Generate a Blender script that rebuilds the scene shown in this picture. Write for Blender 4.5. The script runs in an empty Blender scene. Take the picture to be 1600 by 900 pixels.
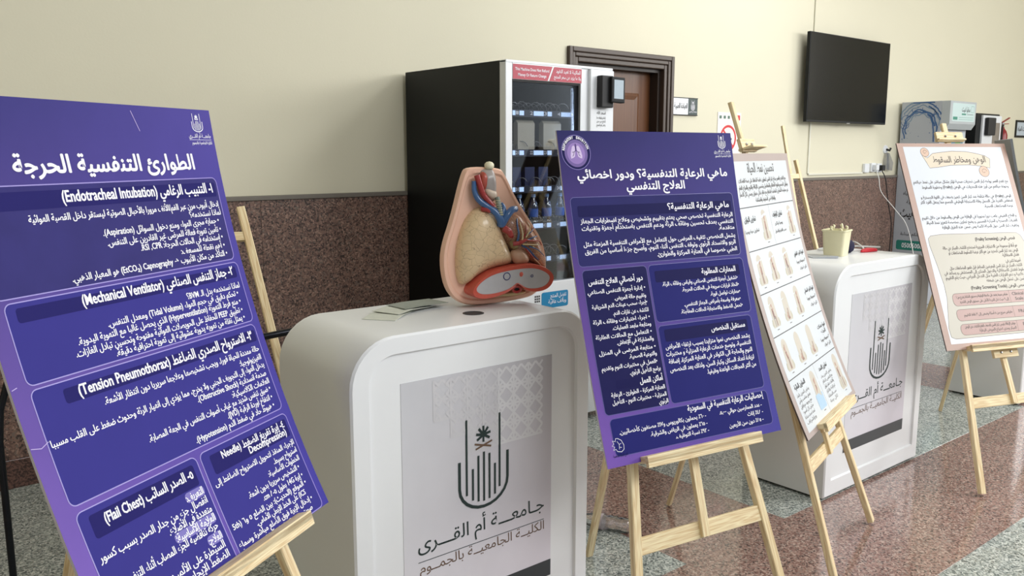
import bpy, bmesh, math, random, re
from mathutils import Vector, Matrix
random.seed(7)
SC = bpy.context.scene
COL = SC.collection
PI = math.pi
V = Vector
def R(a): return math.radians(a)

# ------------------------------------------------------------------ camera
EYE = 1.55
pitch = math.atan(211 / 1346.0); yaw = R(39.55)
fw = V((math.sin(yaw) * math.cos(pitch), math.cos(yaw) * math.cos(pitch), -math.sin(pitch)))
rt = V((math.cos(yaw), -math.sin(yaw), 0)); up = rt.cross(fw)
cam_d = bpy.data.cameras.new('camera'); cam = bpy.data.objects.new('camera', cam_d); COL.objects.link(cam)
M = Matrix((rt, up, -fw)).transposed().to_4x4(); M.translation = V((0, 0, EYE)); cam.matrix_world = M
cam_d.sensor_width = 36; cam_d.lens = 36 * 1346 / 1600.0; cam_d.clip_start = 0.05
SC.camera = cam

# ------------------------------------------------------------------ world, lights, exposure
w = bpy.data.worlds.new('world'); SC.world = w; w.use_nodes = True
w.node_tree.nodes['Background'].inputs[0].default_value = (0.86, 0.93, 1.0, 1)
w.node_tree.nodes['Background'].inputs[1].default_value = 0.42
def area(name, loc, target, sx, sy, power, col):
    d = bpy.data.lights.new(name, 'AREA'); d.shape = 'RECTANGLE'; d.size = sx; d.size_y = sy; d.energy = power; d.color = col
    o = bpy.data.objects.new(name, d); COL.objects.link(o); o.location = loc
    o.rotation_euler = (V(target) - V(loc)).to_track_quat('-Z', 'Y').to_euler(); return o
area('window_daylight', (8.6, -3.2, 3.55), (4.0, 2.6, 1.0), 4.8, 1.4, 285, (0.99, 0.99, 0.98))
area('side_window', (13.4, -1.2, 3.1), (7.0, 3.6, 1.6), 2.2, 2.0, 175, (1.0, 0.99, 0.96))
area('skylight', (5.6, 1.3, 4.35), (4.6, 1.3, 0.0), 4.6, 2.2, 190, (0.97, 0.985, 1.0))
area('front_fill', (2.6, -1.5, 4.3), (2.0, 1.6, 0.6), 3.2, 2.0, 185, (0.97, 0.985, 1.0))  # unseen fill lamp added over the front to brighten the left side
SC.view_settings.view_transform = 'Standard'; SC.view_settings.look = 'None'
SC.view_settings.exposure = 0.04; SC.view_settings.gamma = 1.0; SC.view_settings.use_curve_mapping = False

# ------------------------------------------------------------------ materials
def lin(c): 
    c = c / 255.0
    return c / 12.92 if c <= 0.04045 else ((c + 0.055) / 1.055) ** 2.4
def rgb(r, g, b): return (lin(r), lin(g), lin(b), 1)
MATS = {}
def mat(name, col, rough=0.5, metal=0.0, spec=0.5, noise=0.0, nscale=12.0, bump=0.0, bscale=60, emit=0, coat=0):
    if name in MATS: return MATS[name]
    m = bpy.data.materials.new(name); m.use_nodes = True; nt = m.node_tree; b = nt.nodes['Principled BSDF']
    b.inputs['Base Color'].default_value = col; b.inputs['Roughness'].default_value = rough
    b.inputs['Metallic'].default_value = metal; b.inputs['Specular IOR Level'].default_value = spec
    if coat: b.inputs['Coat Weight'].default_value = coat
    if emit:
        b.inputs['Emission Color'].default_value = col; b.inputs['Emission Strength'].default_value = emit
    tc = nt.nodes.new('ShaderNodeNewGeometry')
    if noise:
        n = nt.nodes.new('ShaderNodeTexNoise'); n.inputs['Scale'].default_value = nscale; n.inputs['Detail'].default_value = 4
        nt.links.new(tc.outputs['Position'], n.inputs['Vector'])
        mx = nt.nodes.new('ShaderNodeMix'); mx.data_type = 'RGBA'
        mx.inputs[6].default_value = tuple(c * (1 - noise) for c in col[:3]) + (1,)
        mx.inputs[7].default_value = tuple(min(1, c * (1 + noise)) for c in col[:3]) + (1,)
        nt.links.new(n.outputs['Fac'], mx.inputs[0]); nt.links.new(mx.outputs[2], b.inputs['Base Color'])
    if bump:
        n = nt.nodes.new('ShaderNodeTexNoise'); n.inputs['Scale'].default_value = bscale
        nt.links.new(tc.outputs['Position'], n.inputs['Vector'])
        bp = nt.nodes.new('ShaderNodeBump'); bp.inputs['Strength'].default_value = bump; bp.inputs['Distance'].default_value = 0.002
        nt.links.new(n.outputs['Fac'], bp.inputs['Height']); nt.links.new(bp.outputs[0], b.inputs['Normal'])
    MATS[name] = m; return m

def granite(name, cols, rough, scale=150, big=0.12):
    m = bpy.data.materials.new(name); m.use_nodes = True; nt = m.node_tree; b = nt.nodes['Principled BSDF']
    g = nt.nodes.new('ShaderNodeNewGeometry')
    nz = nt.nodes.new('ShaderNodeTexNoise'); nz.inputs['Scale'].default_value = 45; nt.links.new(g.outputs['Position'], nz.inputs['Vector'])
    ma = nt.nodes.new('ShaderNodeVectorMath'); ma.operation = 'MULTIPLY_ADD'; ma.inputs[1].default_value = (0.02,) * 3
    nt.links.new(nz.outputs['Color'], ma.inputs[0]); nt.links.new(g.outputs['Position'], ma.inputs[2])
    vo = nt.nodes.new('ShaderNodeTexVoronoi'); vo.inputs['Scale'].default_value = scale; nt.links.new(ma.outputs[0], vo.inputs['Vector'])
    sp = nt.nodes.new('ShaderNodeSeparateColor'); nt.links.new(vo.outputs['Color'], sp.inputs[0])
    r = nt.nodes.new('ShaderNodeValToRGB'); r.color_ramp.interpolation = 'CONSTANT'
    el = r.color_ramp.elements
    while len(el) < len(cols): el.new(0.5)
    pos = 0
    for e, (c, wgt) in zip(el, cols): e.position = pos; e.color = c; pos += wgt
    nt.links.new(sp.outputs[0], r.inputs[0])
    n2 = nt.nodes.new('ShaderNodeTexNoise'); n2.inputs['Scale'].default_value = 6; n2.inputs['Detail'].default_value = 5; nt.links.new(g.outputs['Position'], n2.inputs['Vector'])
    mr = nt.nodes.new('ShaderNodeMapRange'); mr.inputs[3].default_value = 1 - big; mr.inputs[4].default_value = 1 + big; nt.links.new(n2.outputs['Fac'], mr.inputs[0])
    vm = nt.nodes.new('ShaderNodeVectorMath'); vm.operation = 'SCALE'; nt.links.new(r.outputs[0], vm.inputs[0]); nt.links.new(mr.outputs[0], vm.inputs['Scale'])
    nt.links.new(vm.outputs[0], b.inputs['Base Color'])
    b.inputs['Roughness'].default_value = rough; b.inputs['Specular IOR Level'].default_value = .5; MATS[name] = m; return m

def uvwood(name, c1, c2, rough=0.55):
    m = bpy.data.materials.new(name); m.use_nodes = True; nt = m.node_tree; b = nt.nodes['Principled BSDF']
    uv = nt.nodes.new('ShaderNodeUVMap'); mp = nt.nodes.new('ShaderNodeMapping'); mp.inputs['Scale'].default_value = (1.6, 34, 1)
    nt.links.new(uv.outputs[0], mp.inputs[0])
    oi = nt.nodes.new('ShaderNodeObjectInfo')
    nz = nt.nodes.new('ShaderNodeTexNoise'); nz.noise_dimensions = '4D'; nz.inputs['Scale'].default_value = 2.2; nz.inputs['Detail'].default_value = 2; nz.inputs['Distortion'].default_value = 0.42
    nt.links.new(mp.outputs[0], nz.inputs['Vector'])
    mu = nt.nodes.new('ShaderNodeMath'); mu.operation = 'MULTIPLY'; mu.inputs[1].default_value = 37; nt.links.new(oi.outputs['Random'], mu.inputs[0]); nt.links.new(mu.outputs[0], nz.inputs['W'])
    wv = nt.nodes.new('ShaderNodeMath'); wv.operation = 'PINGPONG'; wv.inputs[1].default_value = 0.09; nt.links.new(nz.outputs['Fac'], wv.inputs[0])
    mr = nt.nodes.new('ShaderNodeMapRange'); mr.inputs[2].default_value = 0.09; nt.links.new(wv.outputs[0], mr.inputs[0])
    mx = nt.nodes.new('ShaderNodeMix'); mx.data_type = 'RGBA'; mx.inputs[6].default_value = c1; mx.inputs[7].default_value = c2
    nt.links.new(mr.outputs[0], mx.inputs[0]); nt.links.new(mx.outputs[2], b.inputs['Base Color']); b.inputs['Roughness'].default_value = rough
    MATS[name] = m; return m

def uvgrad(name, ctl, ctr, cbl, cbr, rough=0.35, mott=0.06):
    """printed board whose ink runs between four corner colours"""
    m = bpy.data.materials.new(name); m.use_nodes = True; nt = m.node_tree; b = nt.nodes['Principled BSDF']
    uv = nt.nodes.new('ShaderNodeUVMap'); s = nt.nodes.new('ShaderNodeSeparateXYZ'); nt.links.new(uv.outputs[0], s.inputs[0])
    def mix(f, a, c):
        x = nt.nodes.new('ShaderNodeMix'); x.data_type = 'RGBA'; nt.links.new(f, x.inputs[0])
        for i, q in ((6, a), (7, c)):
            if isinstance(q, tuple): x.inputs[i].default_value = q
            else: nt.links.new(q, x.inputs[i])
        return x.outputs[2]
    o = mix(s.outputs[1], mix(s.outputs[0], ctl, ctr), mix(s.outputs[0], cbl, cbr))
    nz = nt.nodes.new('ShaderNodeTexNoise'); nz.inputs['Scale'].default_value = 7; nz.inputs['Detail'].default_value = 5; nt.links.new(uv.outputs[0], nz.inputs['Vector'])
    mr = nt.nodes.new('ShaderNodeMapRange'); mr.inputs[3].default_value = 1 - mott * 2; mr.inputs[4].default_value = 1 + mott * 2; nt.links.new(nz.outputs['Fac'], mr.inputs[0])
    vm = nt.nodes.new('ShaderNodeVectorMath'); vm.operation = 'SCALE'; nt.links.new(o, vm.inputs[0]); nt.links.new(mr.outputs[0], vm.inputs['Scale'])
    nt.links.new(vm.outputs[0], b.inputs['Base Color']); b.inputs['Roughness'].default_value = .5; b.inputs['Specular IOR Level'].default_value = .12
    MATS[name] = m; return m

def clear(name, tint=(1, 1, 1, 1), gl=0.12, rough=0.02):
    m = bpy.data.materials.new(name); m.use_nodes = True; nt = m.node_tree; nt.nodes.remove(nt.nodes['Principled BSDF'])
    t = nt.nodes.new('ShaderNodeBsdfTransparent'); t.inputs[0].default_value = tint
    g = nt.nodes.new('ShaderNodeBsdfGlossy'); g.inputs['Roughness'].default_value = rough
    f = nt.nodes.new('ShaderNodeFresnel'); f.inputs[0].default_value = 1.45
    ad = nt.nodes.new('ShaderNodeMath'); ad.operation = 'ADD'; ad.inputs[1].default_value = gl; nt.links.new(f.outputs[0], ad.inputs[0])
    mx = nt.nodes.new('ShaderNodeMixShader'); nt.links.new(ad.outputs[0], mx.inputs[0]); nt.links.new(t.outputs[0], mx.inputs[1]); nt.links.new(g.outputs[0], mx.inputs[2])
    nt.links.new(mx.outputs[0], nt.nodes['Material Output'].inputs[0]); MATS[name] = m; return m

WALL = mat('cream_paint', rgb(219, 214, 192), 0.8, noise=0.025, nscale=1.5, bump=0.15, bscale=90)
GR_PINK = granite('pink_granite', [(rgb(152, 122, 112), .34), (rgb(122, 92, 84), .24), (rgb(82, 66, 62), .14), (rgb(180, 156, 144), .14), (rgb(140, 124, 116), .14)], 0.12)
GR_GREY = granite('grey_granite', [(rgb(172, 178, 172), .32), (rgb(134, 141, 137), .28), (rgb(92, 100, 99), .14), (rgb(204, 207, 201), .18), (rgb(150, 152, 144), .08)], 0.12)
GR_WALL = granite('brown_wall_granite', [(rgb(124, 97, 86), .34), (rgb(98, 76, 68), .26), (rgb(60, 47, 44), .18), (rgb(152, 124, 110), .12), (rgb(112, 98, 90), .10)], 0.35, scale=130)
GR_BASE = granite('polished_brown_base', [(rgb(104, 76, 68), .4), (rgb(84, 62, 56), .3), (rgb(60, 46, 43), .3)], 0.2)
GROUT = mat('grout', rgb(110, 104, 98), 0.8, noise=0.05)
CAP = mat('dark_cap_stone', rgb(112, 106, 98), 0.45, noise=0.1, nscale=30)
PINE = uvwood('pine', rgb(240, 224, 184), rgb(212, 182, 136))
WHITE_PL = mat('white_laminate', rgb(232, 233, 234), 0.28, noise=0.012, nscale=3)
FOAM = mat('foam_edge', rgb(196, 190, 196), 0.6, noise=0.05)
BLACK = mat('black_metal', rgb(13, 16, 18), 0.45, spec=.25, noise=0.1)
BLACKM = mat('matt_black', rgb(20, 20, 22), 0.6, noise=0.1)
WHITE_M = mat('white_metal', rgb(226, 229, 233), 0.3, noise=0.01)
TXTW = mat('white_ink', rgb(240, 238, 246), 0.5, noise=0.02)
INK = mat('black_ink', rgb(40, 38, 40), 0.5, noise=0.05)
GREENK = mat('dark_green_ink', rgb(22, 44, 42), 0.5, noise=0.05)
BROWNK = mat('brown_ink', rgb(104, 80, 62), 0.5, noise=0.05)
METAL = mat('steel', rgb(150, 150, 152), 0.3, metal=1.0, noise=0.05)

# ------------------------------------------------------------------ mesh builder
class MB:
    def __init__(s): s.v = []; s.f = []; s.uv = {}
    def face(s, idx, uv=None):
        if uv: s.uv[len(s.f)] = uv
        s.f.append(tuple(idx))
    def box(s, x0, x1, y0, y1, z0, z1):
        b = len(s.v)
        s.v += [V((x, y, z)) for z in (z0, z1) for y in (y0, y1) for x in (x0, x1)]
        for q in ((0, 2, 3, 1), (4, 5, 7, 6), (0, 1, 5, 4), (2, 6, 7, 3), (1, 3, 7, 5), (0, 4, 6, 2)): s.face([b + i for i in q])
        return s
    def beam(s, p0, p1, wdir, wid, dep, cap=0.0):
        """bar from p0 to p1, wid across wdir, dep across the third axis; uv runs along the grain"""
        p0, p1, wdir = V(p0), V(p1), V(wdir).normalized(); a = (p1 - p0); L = a.length; a.normalize()
        wdir = (wdir - a * wdir.dot(a)).normalized(); n = a.cross(wdir); b = len(s.v); c = min(wid, dep) * 0.1
        prof = [(-wid / 2 + c, -dep / 2), (wid / 2 - c, -dep / 2), (wid / 2, -dep / 2 + c), (wid / 2, dep / 2 - c), (wid / 2 - c, dep / 2), (-wid / 2 + c, dep / 2), (-wid / 2, dep / 2 - c), (-wid / 2, -dep / 2 + c)]
        per = [0]
        for i in range(8): per.append(per[-1] + (V(prof[(i + 1) % 8]) - V(prof[i])).length)
        for p in (p0, p1): s.v += [p + wdir * x + n * y for x, y in prof]
        for i in range(8):
            j = (i + 1) % 8
            s.face([b + i, b + j, b + 8 + j, b + 8 + i], [(0, per[i]), (0, per[i + 1]), (L, per[i + 1]), (L, per[i])])
        s.face([b + i for i in reversed(range(8))], [(x, y) for x, y in reversed(prof)]); s.face([b + 8 + i for i in range(8)], [(x, y) for x, y in prof])
        return s
    def tube(s, pts, r, seg=8, closed=False):
        pts = [V(p) for p in pts]; b = len(s.v); n = len(pts); prev = None
        for i, p in enumerate(pts):
            if closed: t = pts[(i + 1) % n] - pts[i - 1]
            else: t = pts[min(i + 1, n - 1)] - pts[max(i - 1, 0)]
            t.normalize()
            if prev is None:
                x = t.orthogonal().normalized()
            else:
                x = (prev - t * prev.dot(t)).normalized()
            prev = x; y = t.cross(x); rr = r[i] if isinstance(r, (list, tuple)) else r
            s.v += [p + (x * math.cos(2 * PI * k / seg) + y * math.sin(2 * PI * k / seg)) * rr for k in range(seg)]
        for i in range(n if closed else n - 1):
            j = (i + 1) % n
            for k in range(seg):
                l = (k + 1) % seg; s.face([b + i * seg + k, b + i * seg + l, b + j * seg + l, b + j * seg + k])
        if not closed:
            s.face([b + k for k in reversed(range(seg))]); s.face([b + (n - 1) * seg + k for k in range(seg)])
        return s
    def lathe(s, prof, c, axis=(0, 0, 1), seg=24):
        """prof: (radius, height) list"""
        ax = V(axis).normalized(); x = ax.orthogonal().normalized(); y = ax.cross(x); c = V(c); b = len(s.v)
        for r, h in prof: s.v += [c + ax * h + (x * math.cos(2 * PI * k / seg) + y * math.sin(2 * PI * k / seg)) * r for k in range(seg)]
        for i in range(len(prof) - 1):
            for k in range(seg):
                l = (k + 1) % seg; s.face([b + i * seg + k, b + i * seg + l, b + (i + 1) * seg + l, b + (i + 1) * seg + k])
        s.face([b + k for k in reversed(range(seg))]); s.face([b + (len(prof) - 1) * seg + k for k in range(seg)])
        return s
    def loops(s, ls, cap0=True, cap1=True, closed=True):
        b = len(s.v); n = len(ls[0])
        for l in ls: s.v += [V(p) for p in l]
        for i in range(len(ls) - 1):
            for k in range(n if closed else n - 1):
                j = (k + 1) % n; s.face([b + i * n + k, b + i * n + j, b + (i + 1) * n + j, b + (i + 1) * n + k])
        if cap0: s.face([b + k for k in reversed(range(n))])
        if cap1: s.face([b + (len(ls) - 1) * n + k for k in range(n)])
        return s
    def build(s, name, m, parent=None, smooth=False, at=None, recalc=True):
        off = V((0, 0, 0))
        if parent is not None: off = V(parent['_o'])
        elif at is not None: off = V(at)
        me = bpy.data.meshes.new(name); me.from_pydata([tuple(p - off) for p in s.v], [], s.f); me.materials.append(m)
        if s.uv:
            uvl = me.uv_layers.new(name='UVMap'); 
            for pi, poly in enumerate(me.polygons):
                q = s.uv.get(pi)
                if q:
                    for k, li in enumerate(poly.loop_indices): uvl.data[li].uv = q[k]
        if recalc and not s.uv:
            bm = bmesh.new(); bm.from_mesh(me); bmesh.ops.recalc_face_normals(bm, faces=bm.faces); bm.to_mesh(me); bm.free()
        if smooth:
            me.polygons.foreach_set('use_smooth', [True] * len(me.polygons))
            if smooth != 'all': me.set_sharp_from_angle(angle=R(38))
        o = bpy.data.objects.new(name, me); COL.objects.link(o); o['_o'] = tuple(off)
        if parent is not None: o.parent = parent
        else: o.location = off
        return o
def thing(name, label, cat, loc, group=None):
    o = bpy.data.objects.new(name, None); o.empty_display_size = 0.1; COL.objects.link(o); o.location = loc; o['_o'] = tuple(loc)
    o['label'] = label; o['category'] = cat
    if group: o['group'] = group
    return o
def tag(o, label, cat, group=None):
    o['label'] = label; o['category'] = cat
    if group: o['group'] = group
    return o
def struct(o, label=None):
    o['kind'] = 'structure'
    if label: o['label'] = label
    return o
def bevel(o, wdt=0.004, seg=2):
    md = o.modifiers.new('b', 'BEVEL'); md.width = wdt; md.segments = seg; md.limit_method = 'ANGLE'; md.angle_limit = R(40); return o

# ------------------------------------------------------------------ arabic shaping and flat lettering
_AR = {}
_b = 0xFE80
for ch, n in zip('ءآأؤإئابةتثجحخدذرزسشصضطظعغفقكلمنهوىي', (1, 2, 2, 2, 2, 4, 2, 4, 2, 4, 4, 4, 4, 4, 2, 2, 2, 2, 4, 4, 4, 4, 4, 4, 4, 4, 4, 4, 4, 4, 4, 4, 4, 2, 2, 4)):
    _AR[ch] = (_b, n); _b += n
_LA = {'آ': 0xFEF5, 'أ': 0xFEF7, 'إ': 0xFEF9, 'ا': 0xFEFB}
def shape(t):
    t = t.replace('ً', '').replace('ّ', ''); out = []; i = 0
    def joins_next(c): return c == 'ـ' or (c in _AR and _AR[c][1] == 4)
    def joins_prev(c): return c == 'ـ' or (c in _AR and _AR[c][1] >= 2)
    prev = False
    while i < len(t):
        c = t[i]
        if c == 'ل' and i + 1 < len(t) and t[i + 1] in _LA:
            out.append(chr(_LA[t[i + 1]] + (1 if prev else 0))); prev = False; i += 2; continue
        if c in _AR:
            nx = t[i + 1] if i + 1 < len(t) else ' '
            base, n = _AR[c]; fwd = n == 4 and joins_prev(nx)
            if n == 1: f = 0; prev = False
            else:
                bk = prev
                f = 3 if (bk and fwd) else 2 if fwd else 1 if bk else 0
                prev = fwd
            out.append(chr(base + f))
        else:
            out.append(c); prev = (c == 'ـ')
        i += 1
    return ''.join(out)
_MIR = {'(': ')', ')': '('}
def visual(t):
    s = shape(t)
    if not re.search('[\u0600-\u06ff\ufe70-\ufeff]', s): return s
    s = ''.join(_MIR.get(c, c) for c in reversed(s))
    f = lambda m: m.group(0)[::-1]
    s = re.sub('[A-Za-z0-9₂](?:[A-Za-z0-9₂ ]*[A-Za-z0-9₂])?', f, s)
    return re.sub('[٠-٩]+(?:[.,][٠-٩]+)*', f, s)
_cu = bpy.data.curves.new('lettering_source', 'FONT'); _cu_o = bpy.data.objects.new('lettering_source', _cu)
COL.objects.link(_cu_o)
def glyphs(t, bold=0.0, res=2):
    """verts (em units, left edge 0, baseline 0), faces, width"""
    _cu.body = visual(t); _cu.offset = bold; _cu.resolution_u = res; _cu.size = 1.0; _cu.fill_mode = 'FRONT'
    _cu_o.update_tag(); dg = bpy.context.evaluated_depsgraph_get(); dg.update()
    ev = _cu_o.evaluated_get(dg); me = ev.to_mesh()
    vs = [(v.co.x, v.co.y) for v in me.vertices]; fs = [tuple(p.vertices) for p in me.polygons]; ev.to_mesh_clear()
    if not vs: return [], [], 1
    x0 = min(v[0] for v in vs); x1 = max(v[0] for v in vs)
    return [(x - x0, y) for x, y in vs], fs, x1 - x0
class Flat:
    """printed matter on a surface: F(x, y, lift) -> world point; x to the right, y up, metres"""
    JOIN = {'e', 's', 'logo', 'lat', 'lat2', 'icon', 'bronchi', 'ring', 'badgetext', 'crease', 'b', 'c', 'r'}
    def __init__(s, F): s.F = F; s.parts = {}; s.n = 0
    def mb(s, key):
        if key not in s.JOIN and '@' not in key: s.n += 1; key = '%s#%d' % (key, s.n)
        return s.parts.setdefault(key, MB())
    def text(s, key, t, xr, xl, y, size, lift=0.0009, bold=0.012, res=2, fat=None):
        """right edge xr, left edge xl (fitted), baseline y, em size"""
        vs, fs, wd = glyphs(t, bold, res)
        if xl is None: k = size; xl = xr - wd * size
        else: k = (xr - xl) / wd
        m = s.mb(key)
        for q, (dx, dy) in enumerate(fat or [(0, 0)]):
            b = len(m.v)
            m.v += [s.F(xl + x * k + dx * size, y + yy * size + dy * size, lift + q * .00012) for x, yy in vs]; m.f += [tuple(b + i for i in f) for f in fs]
    def rrect(s, key, x0, x1, y0, y1, r, lift, n=4, rows=8):
        ys = []
        for k in range(n + 1): a = k / n * PI / 2; ys.append((y0 + r - r * math.cos(a), r - r * math.sin(a)))
        mid = [(y0 + r + (y1 - y0 - 2 * r) * k / rows, 0) for k in range(1, rows)]
        ys = ys + mid + [(y0 + y1 - y, d) for y, d in reversed(ys)]
        m = s.mb(key); b = len(m.v)
        for y, d in ys: m.v += [s.F(x0 + d, y, lift), s.F(x1 - d, y, lift)]
        for i in range(len(ys) - 1): m.f.append((b + 2 * i, b + 2 * i + 1, b + 2 * i + 3, b + 2 * i + 2))
    def path(s, key, pts, wd, lift, closed=False):
        pts = [V((p[0], p[1])) for p in pts]; n = len(pts); m = s.mb(key); b = len(m.v)
        for i, p in enumerate(pts):
            if closed: t = pts[(i + 1) % n] - pts[i - 1]
            else: t = pts[min(i + 1, n - 1)] - pts[max(i - 1, 0)]
            t.normalize(); q = V((-t.y, t.x)) * wd / 2
            m.v += [s.F(p.x + q.x, p.y + q.y, lift), s.F(p.x - q.x, p.y - q.y, lift)]
        for i in range(n if closed else n - 1):
            j = (i + 1) % n; m.f.append((b + 2 * i, b + 2 * i + 1, b + 2 * j + 1, b + 2 * j))
    def line(s, key, x0, y0, x1, y1, wd, lift, n=1):
        s.path(key, [(x0 + (x1 - x0) * k / n, y0 + (y1 - y0) * k / n) for k in range(n + 1)], wd, lift)
    def frame(s, key, x0, x1, y0, y1, r, wd, lift, n=5, rows=10):
        P = []
        for cx, cy, a0 in ((x1 - r, y1 - r, 0), (x0 + r, y1 - r, 90), (x0 + r, y0 + r, 180), (x1 - r, y0 + r, 270)):
            P += [(cx + r * math.cos(R(a0 + 90 * k / n)), cy + r * math.sin(R(a0 + 90 * k / n))) for k in range(n + 1)]
            a, bb = P[-1], {0: (x0 + r, y1), 90: (x0, y0 + r), 180: (x1 - r, y0), 270: (x1, y1 - r)}[a0]
            P += [(a[0] + (bb[0] - a[0]) * k / rows, a[1] + (bb[1] - a[1]) * k / rows) for k in range(1, rows)]
        s.path(key, P, wd, lift, True)
    def poly(s, key, pts, lift):
        m = s.mb(key); b = len(m.v); m.v += [s.F(x, y, lift) for x, y in pts]; m.f.append(tuple(range(b, b + len(pts))))
    def disc(s, key, cx, cy, rx, ry, lift, n=28): s.poly(key, [(cx + rx * math.cos(2 * PI * k / n), cy + ry * math.sin(2 * PI * k / n)) for k in range(n)], lift)
    def done(s, mats, parent):
        for k, m in s.parts.items():
            nm, mt = mats[re.split('[#@]', k)[0]]; o = m.build(nm, mt, parent, recalc=False)
            if k in ('lat', 'lat2'): o['kind'] = 'stuff'
def emblem(fl, key, key2, X, Y, w, h, lift, sw, detail=True):
    """open hand-like mark of upright bars in a U under a palm; X,Y map unit square"""
    P = lambda u, v: (X + u * w, Y + v * h)
    _p = fl.path; st = [0]
    class _S:
        def path(self, k, p, wd, l, closed=False): st[0] += 1; _p(k, p, wd, l + .00002 * st[0], closed)
    fl = _S()
    def up(u, a, b): fl.path(key, [P(u, a), P(u, b)], sw, lift)
    up(0.145, 0.17, 1.0); up(0.83, 0.17, 1.0)
    pts = [P(0, 0.56), P(0, 0.26)]
    for k in range(1, 12):
        a = PI + PI * k / 12; pts.append(P(0.5 + 0.5 * math.cos(a), 0.26 + 0.26 * math.sin(a)))
    pts += [P(1, 0.26), P(1, 0.56)]
    fl.path(key, pts, sw * 1.35, lift)
    for u, a, b in ((0.27, 0.1, 0.45), (0.385, 0.07, 0.58), (0.5, 0.06, 0.61), (0.615, 0.07, 0.58), (0.73, 0.1, 0.45)): up(u, a, b)
    for a in range(7):
        g = R(-30 + 40 * a); fl.path(key, [P(0.49, 0.80), (P(0.49, 0.80)[0] + math.cos(g) * w * .15, P(0.49, 0.80)[1] + math.sin(g) * w * .15)], sw * 1.1, lift)
    fl.path(key, [P(0.49, 0.80), P(0.49, 0.72)], sw, lift)
    fl.path(key2, [P(0.31, 0.715), P(0.65, 0.655)], sw * .8, lift); fl.path(key2, [P(0.67, 0.715), P(0.33, 0.655)], sw * .8, lift)

# ------------------------------------------------------------------ room shell
WY = 4.48
fl_o = MB().box(-2.6, 13.65, -2.6, WY + .2, -0.06, -0.0006).build('floor', GROUT); struct(fl_o, 'polished granite floor of grey tiles with pink-brown bands')
T = 0.65
tm = {}
for nm, mt in (('g', GR_GREY), ('p', GR_PINK)):
    me = bpy.data.meshes.new('tile'); g = 0.0004; a, b_ = g, T - g; c = 0.0006
    me.from_pydata([(a, a, -.02), (b_, a, -.02), (b_, b_, -.02), (a, b_, -.02), (a, a, -c), (b_, a, -c), (b_, b_, -c), (a, b_, -c), (a + c, a + c, 0), (b_ - c, a + c, 0), (b_ - c, b_ - c, 0), (a + c, b_ - c, 0)], [],
                   [(0, 1, 5, 4), (1, 2, 6, 5), (2, 3, 7, 6), (3, 0, 4, 7), (4, 5, 9, 8), (5, 6, 10, 9), (6, 7, 11, 10), (7, 4, 8, 11), (8, 9, 10, 11)])
    me.materials.append(mt); tm[nm] = me
XB, YB = 2.48, 1.305
for i in range(-7, 17):
    for j in range(-6, 5):
        x, y = XB + i * T, YB + j * T
        pink = (i % 5 == 0) or (j % 5 == 0)
        yy = y
        o = bpy.data.objects.new('tile', tm['p' if pink else 'g']); COL.objects.link(o); o.parent = fl_o; o.location = (x, yy, 0)
        if y + T > WY + 0.02: o.scale = (1, (WY + 0.02 - y) / T, 1)

DX0, DX1, DZ = 4.19, 5.30, 2.28          # outer edge of the door frame
wl = MB(); wl.box(-2.6, DX0 + .03, WY, WY + .2, 0, 4.4); wl.box(DX1 - .03, 13.6, WY, WY + .2, 0, 4.4); wl.box(DX0 + .03, DX1 - .03, WY, WY + .2, DZ - .03, 4.4)
struct(wl.build('wall_back', WALL), 'cream painted back wall')
wl = MB().box(-2.8, -2.6, -2.6, WY + .2, 0, 4.4); struct(wl.build('wall_left', WALL), 'cream painted side wall')
wl = MB().box(13.6, 13.8, -0.5, WY + .2, 0, 4.4); struct(wl.build('wall_right', WALL), 'cream painted far side wall')
struct(MB().box(-2.8, 13.8, -2.6, WY + .2, 4.4, 4.6).build('ceiling', mat('white_ceiling', rgb(226, 224, 216), .8, noise=.02)), 'white ceiling')
# granite dado of slabs, cap and base
dd = MB(); dd.box(-2.6, DX0 - .005, WY - .012, WY - .001, 0, 1.3); dd.box(DX1 + .005, 13.58, WY - .012, WY - .001, 0, 1.3)
dado = struct(dd.build('trim_1', GROUT), 'brown granite dado along the back wall')
sp = [-2.6 + 1.13 * k for k in range(6)] + [DX0 - .01]
sp2 = [DX1 + .01 + 1.18 * k for k in range(8)]
for seq in (sp, sp2):
    for a, b_ in zip(seq[:-1], seq[1:]):
        if b_ - a < .1: continue
        MB().box(a + .001, b_ - .001, WY - .028, WY - .01, 0.125, 1.297).build('slab', GR_WALL, dado)
cp = MB(); cp.box(-2.6, DX0 - .01, WY - .04, WY, 1.297, 1.322); cp.box(DX1 + .01, 13.58, WY - .04, WY, 1.297, 1.322)
struct(bevel(cp.build('trim_2', CAP), .004), 'thin dark stone cap on the granite dado')
bs = MB(); bs.box(-2.6, DX0 - .01, WY - .045, WY, 0, 0.14); bs.box(DX1 + .01, 13.58, WY - .045, WY, 0, 0.14)
struct(bevel(bs.build('baseboard_back', GR_BASE), .004), 'polished brown stone baseboard')

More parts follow.
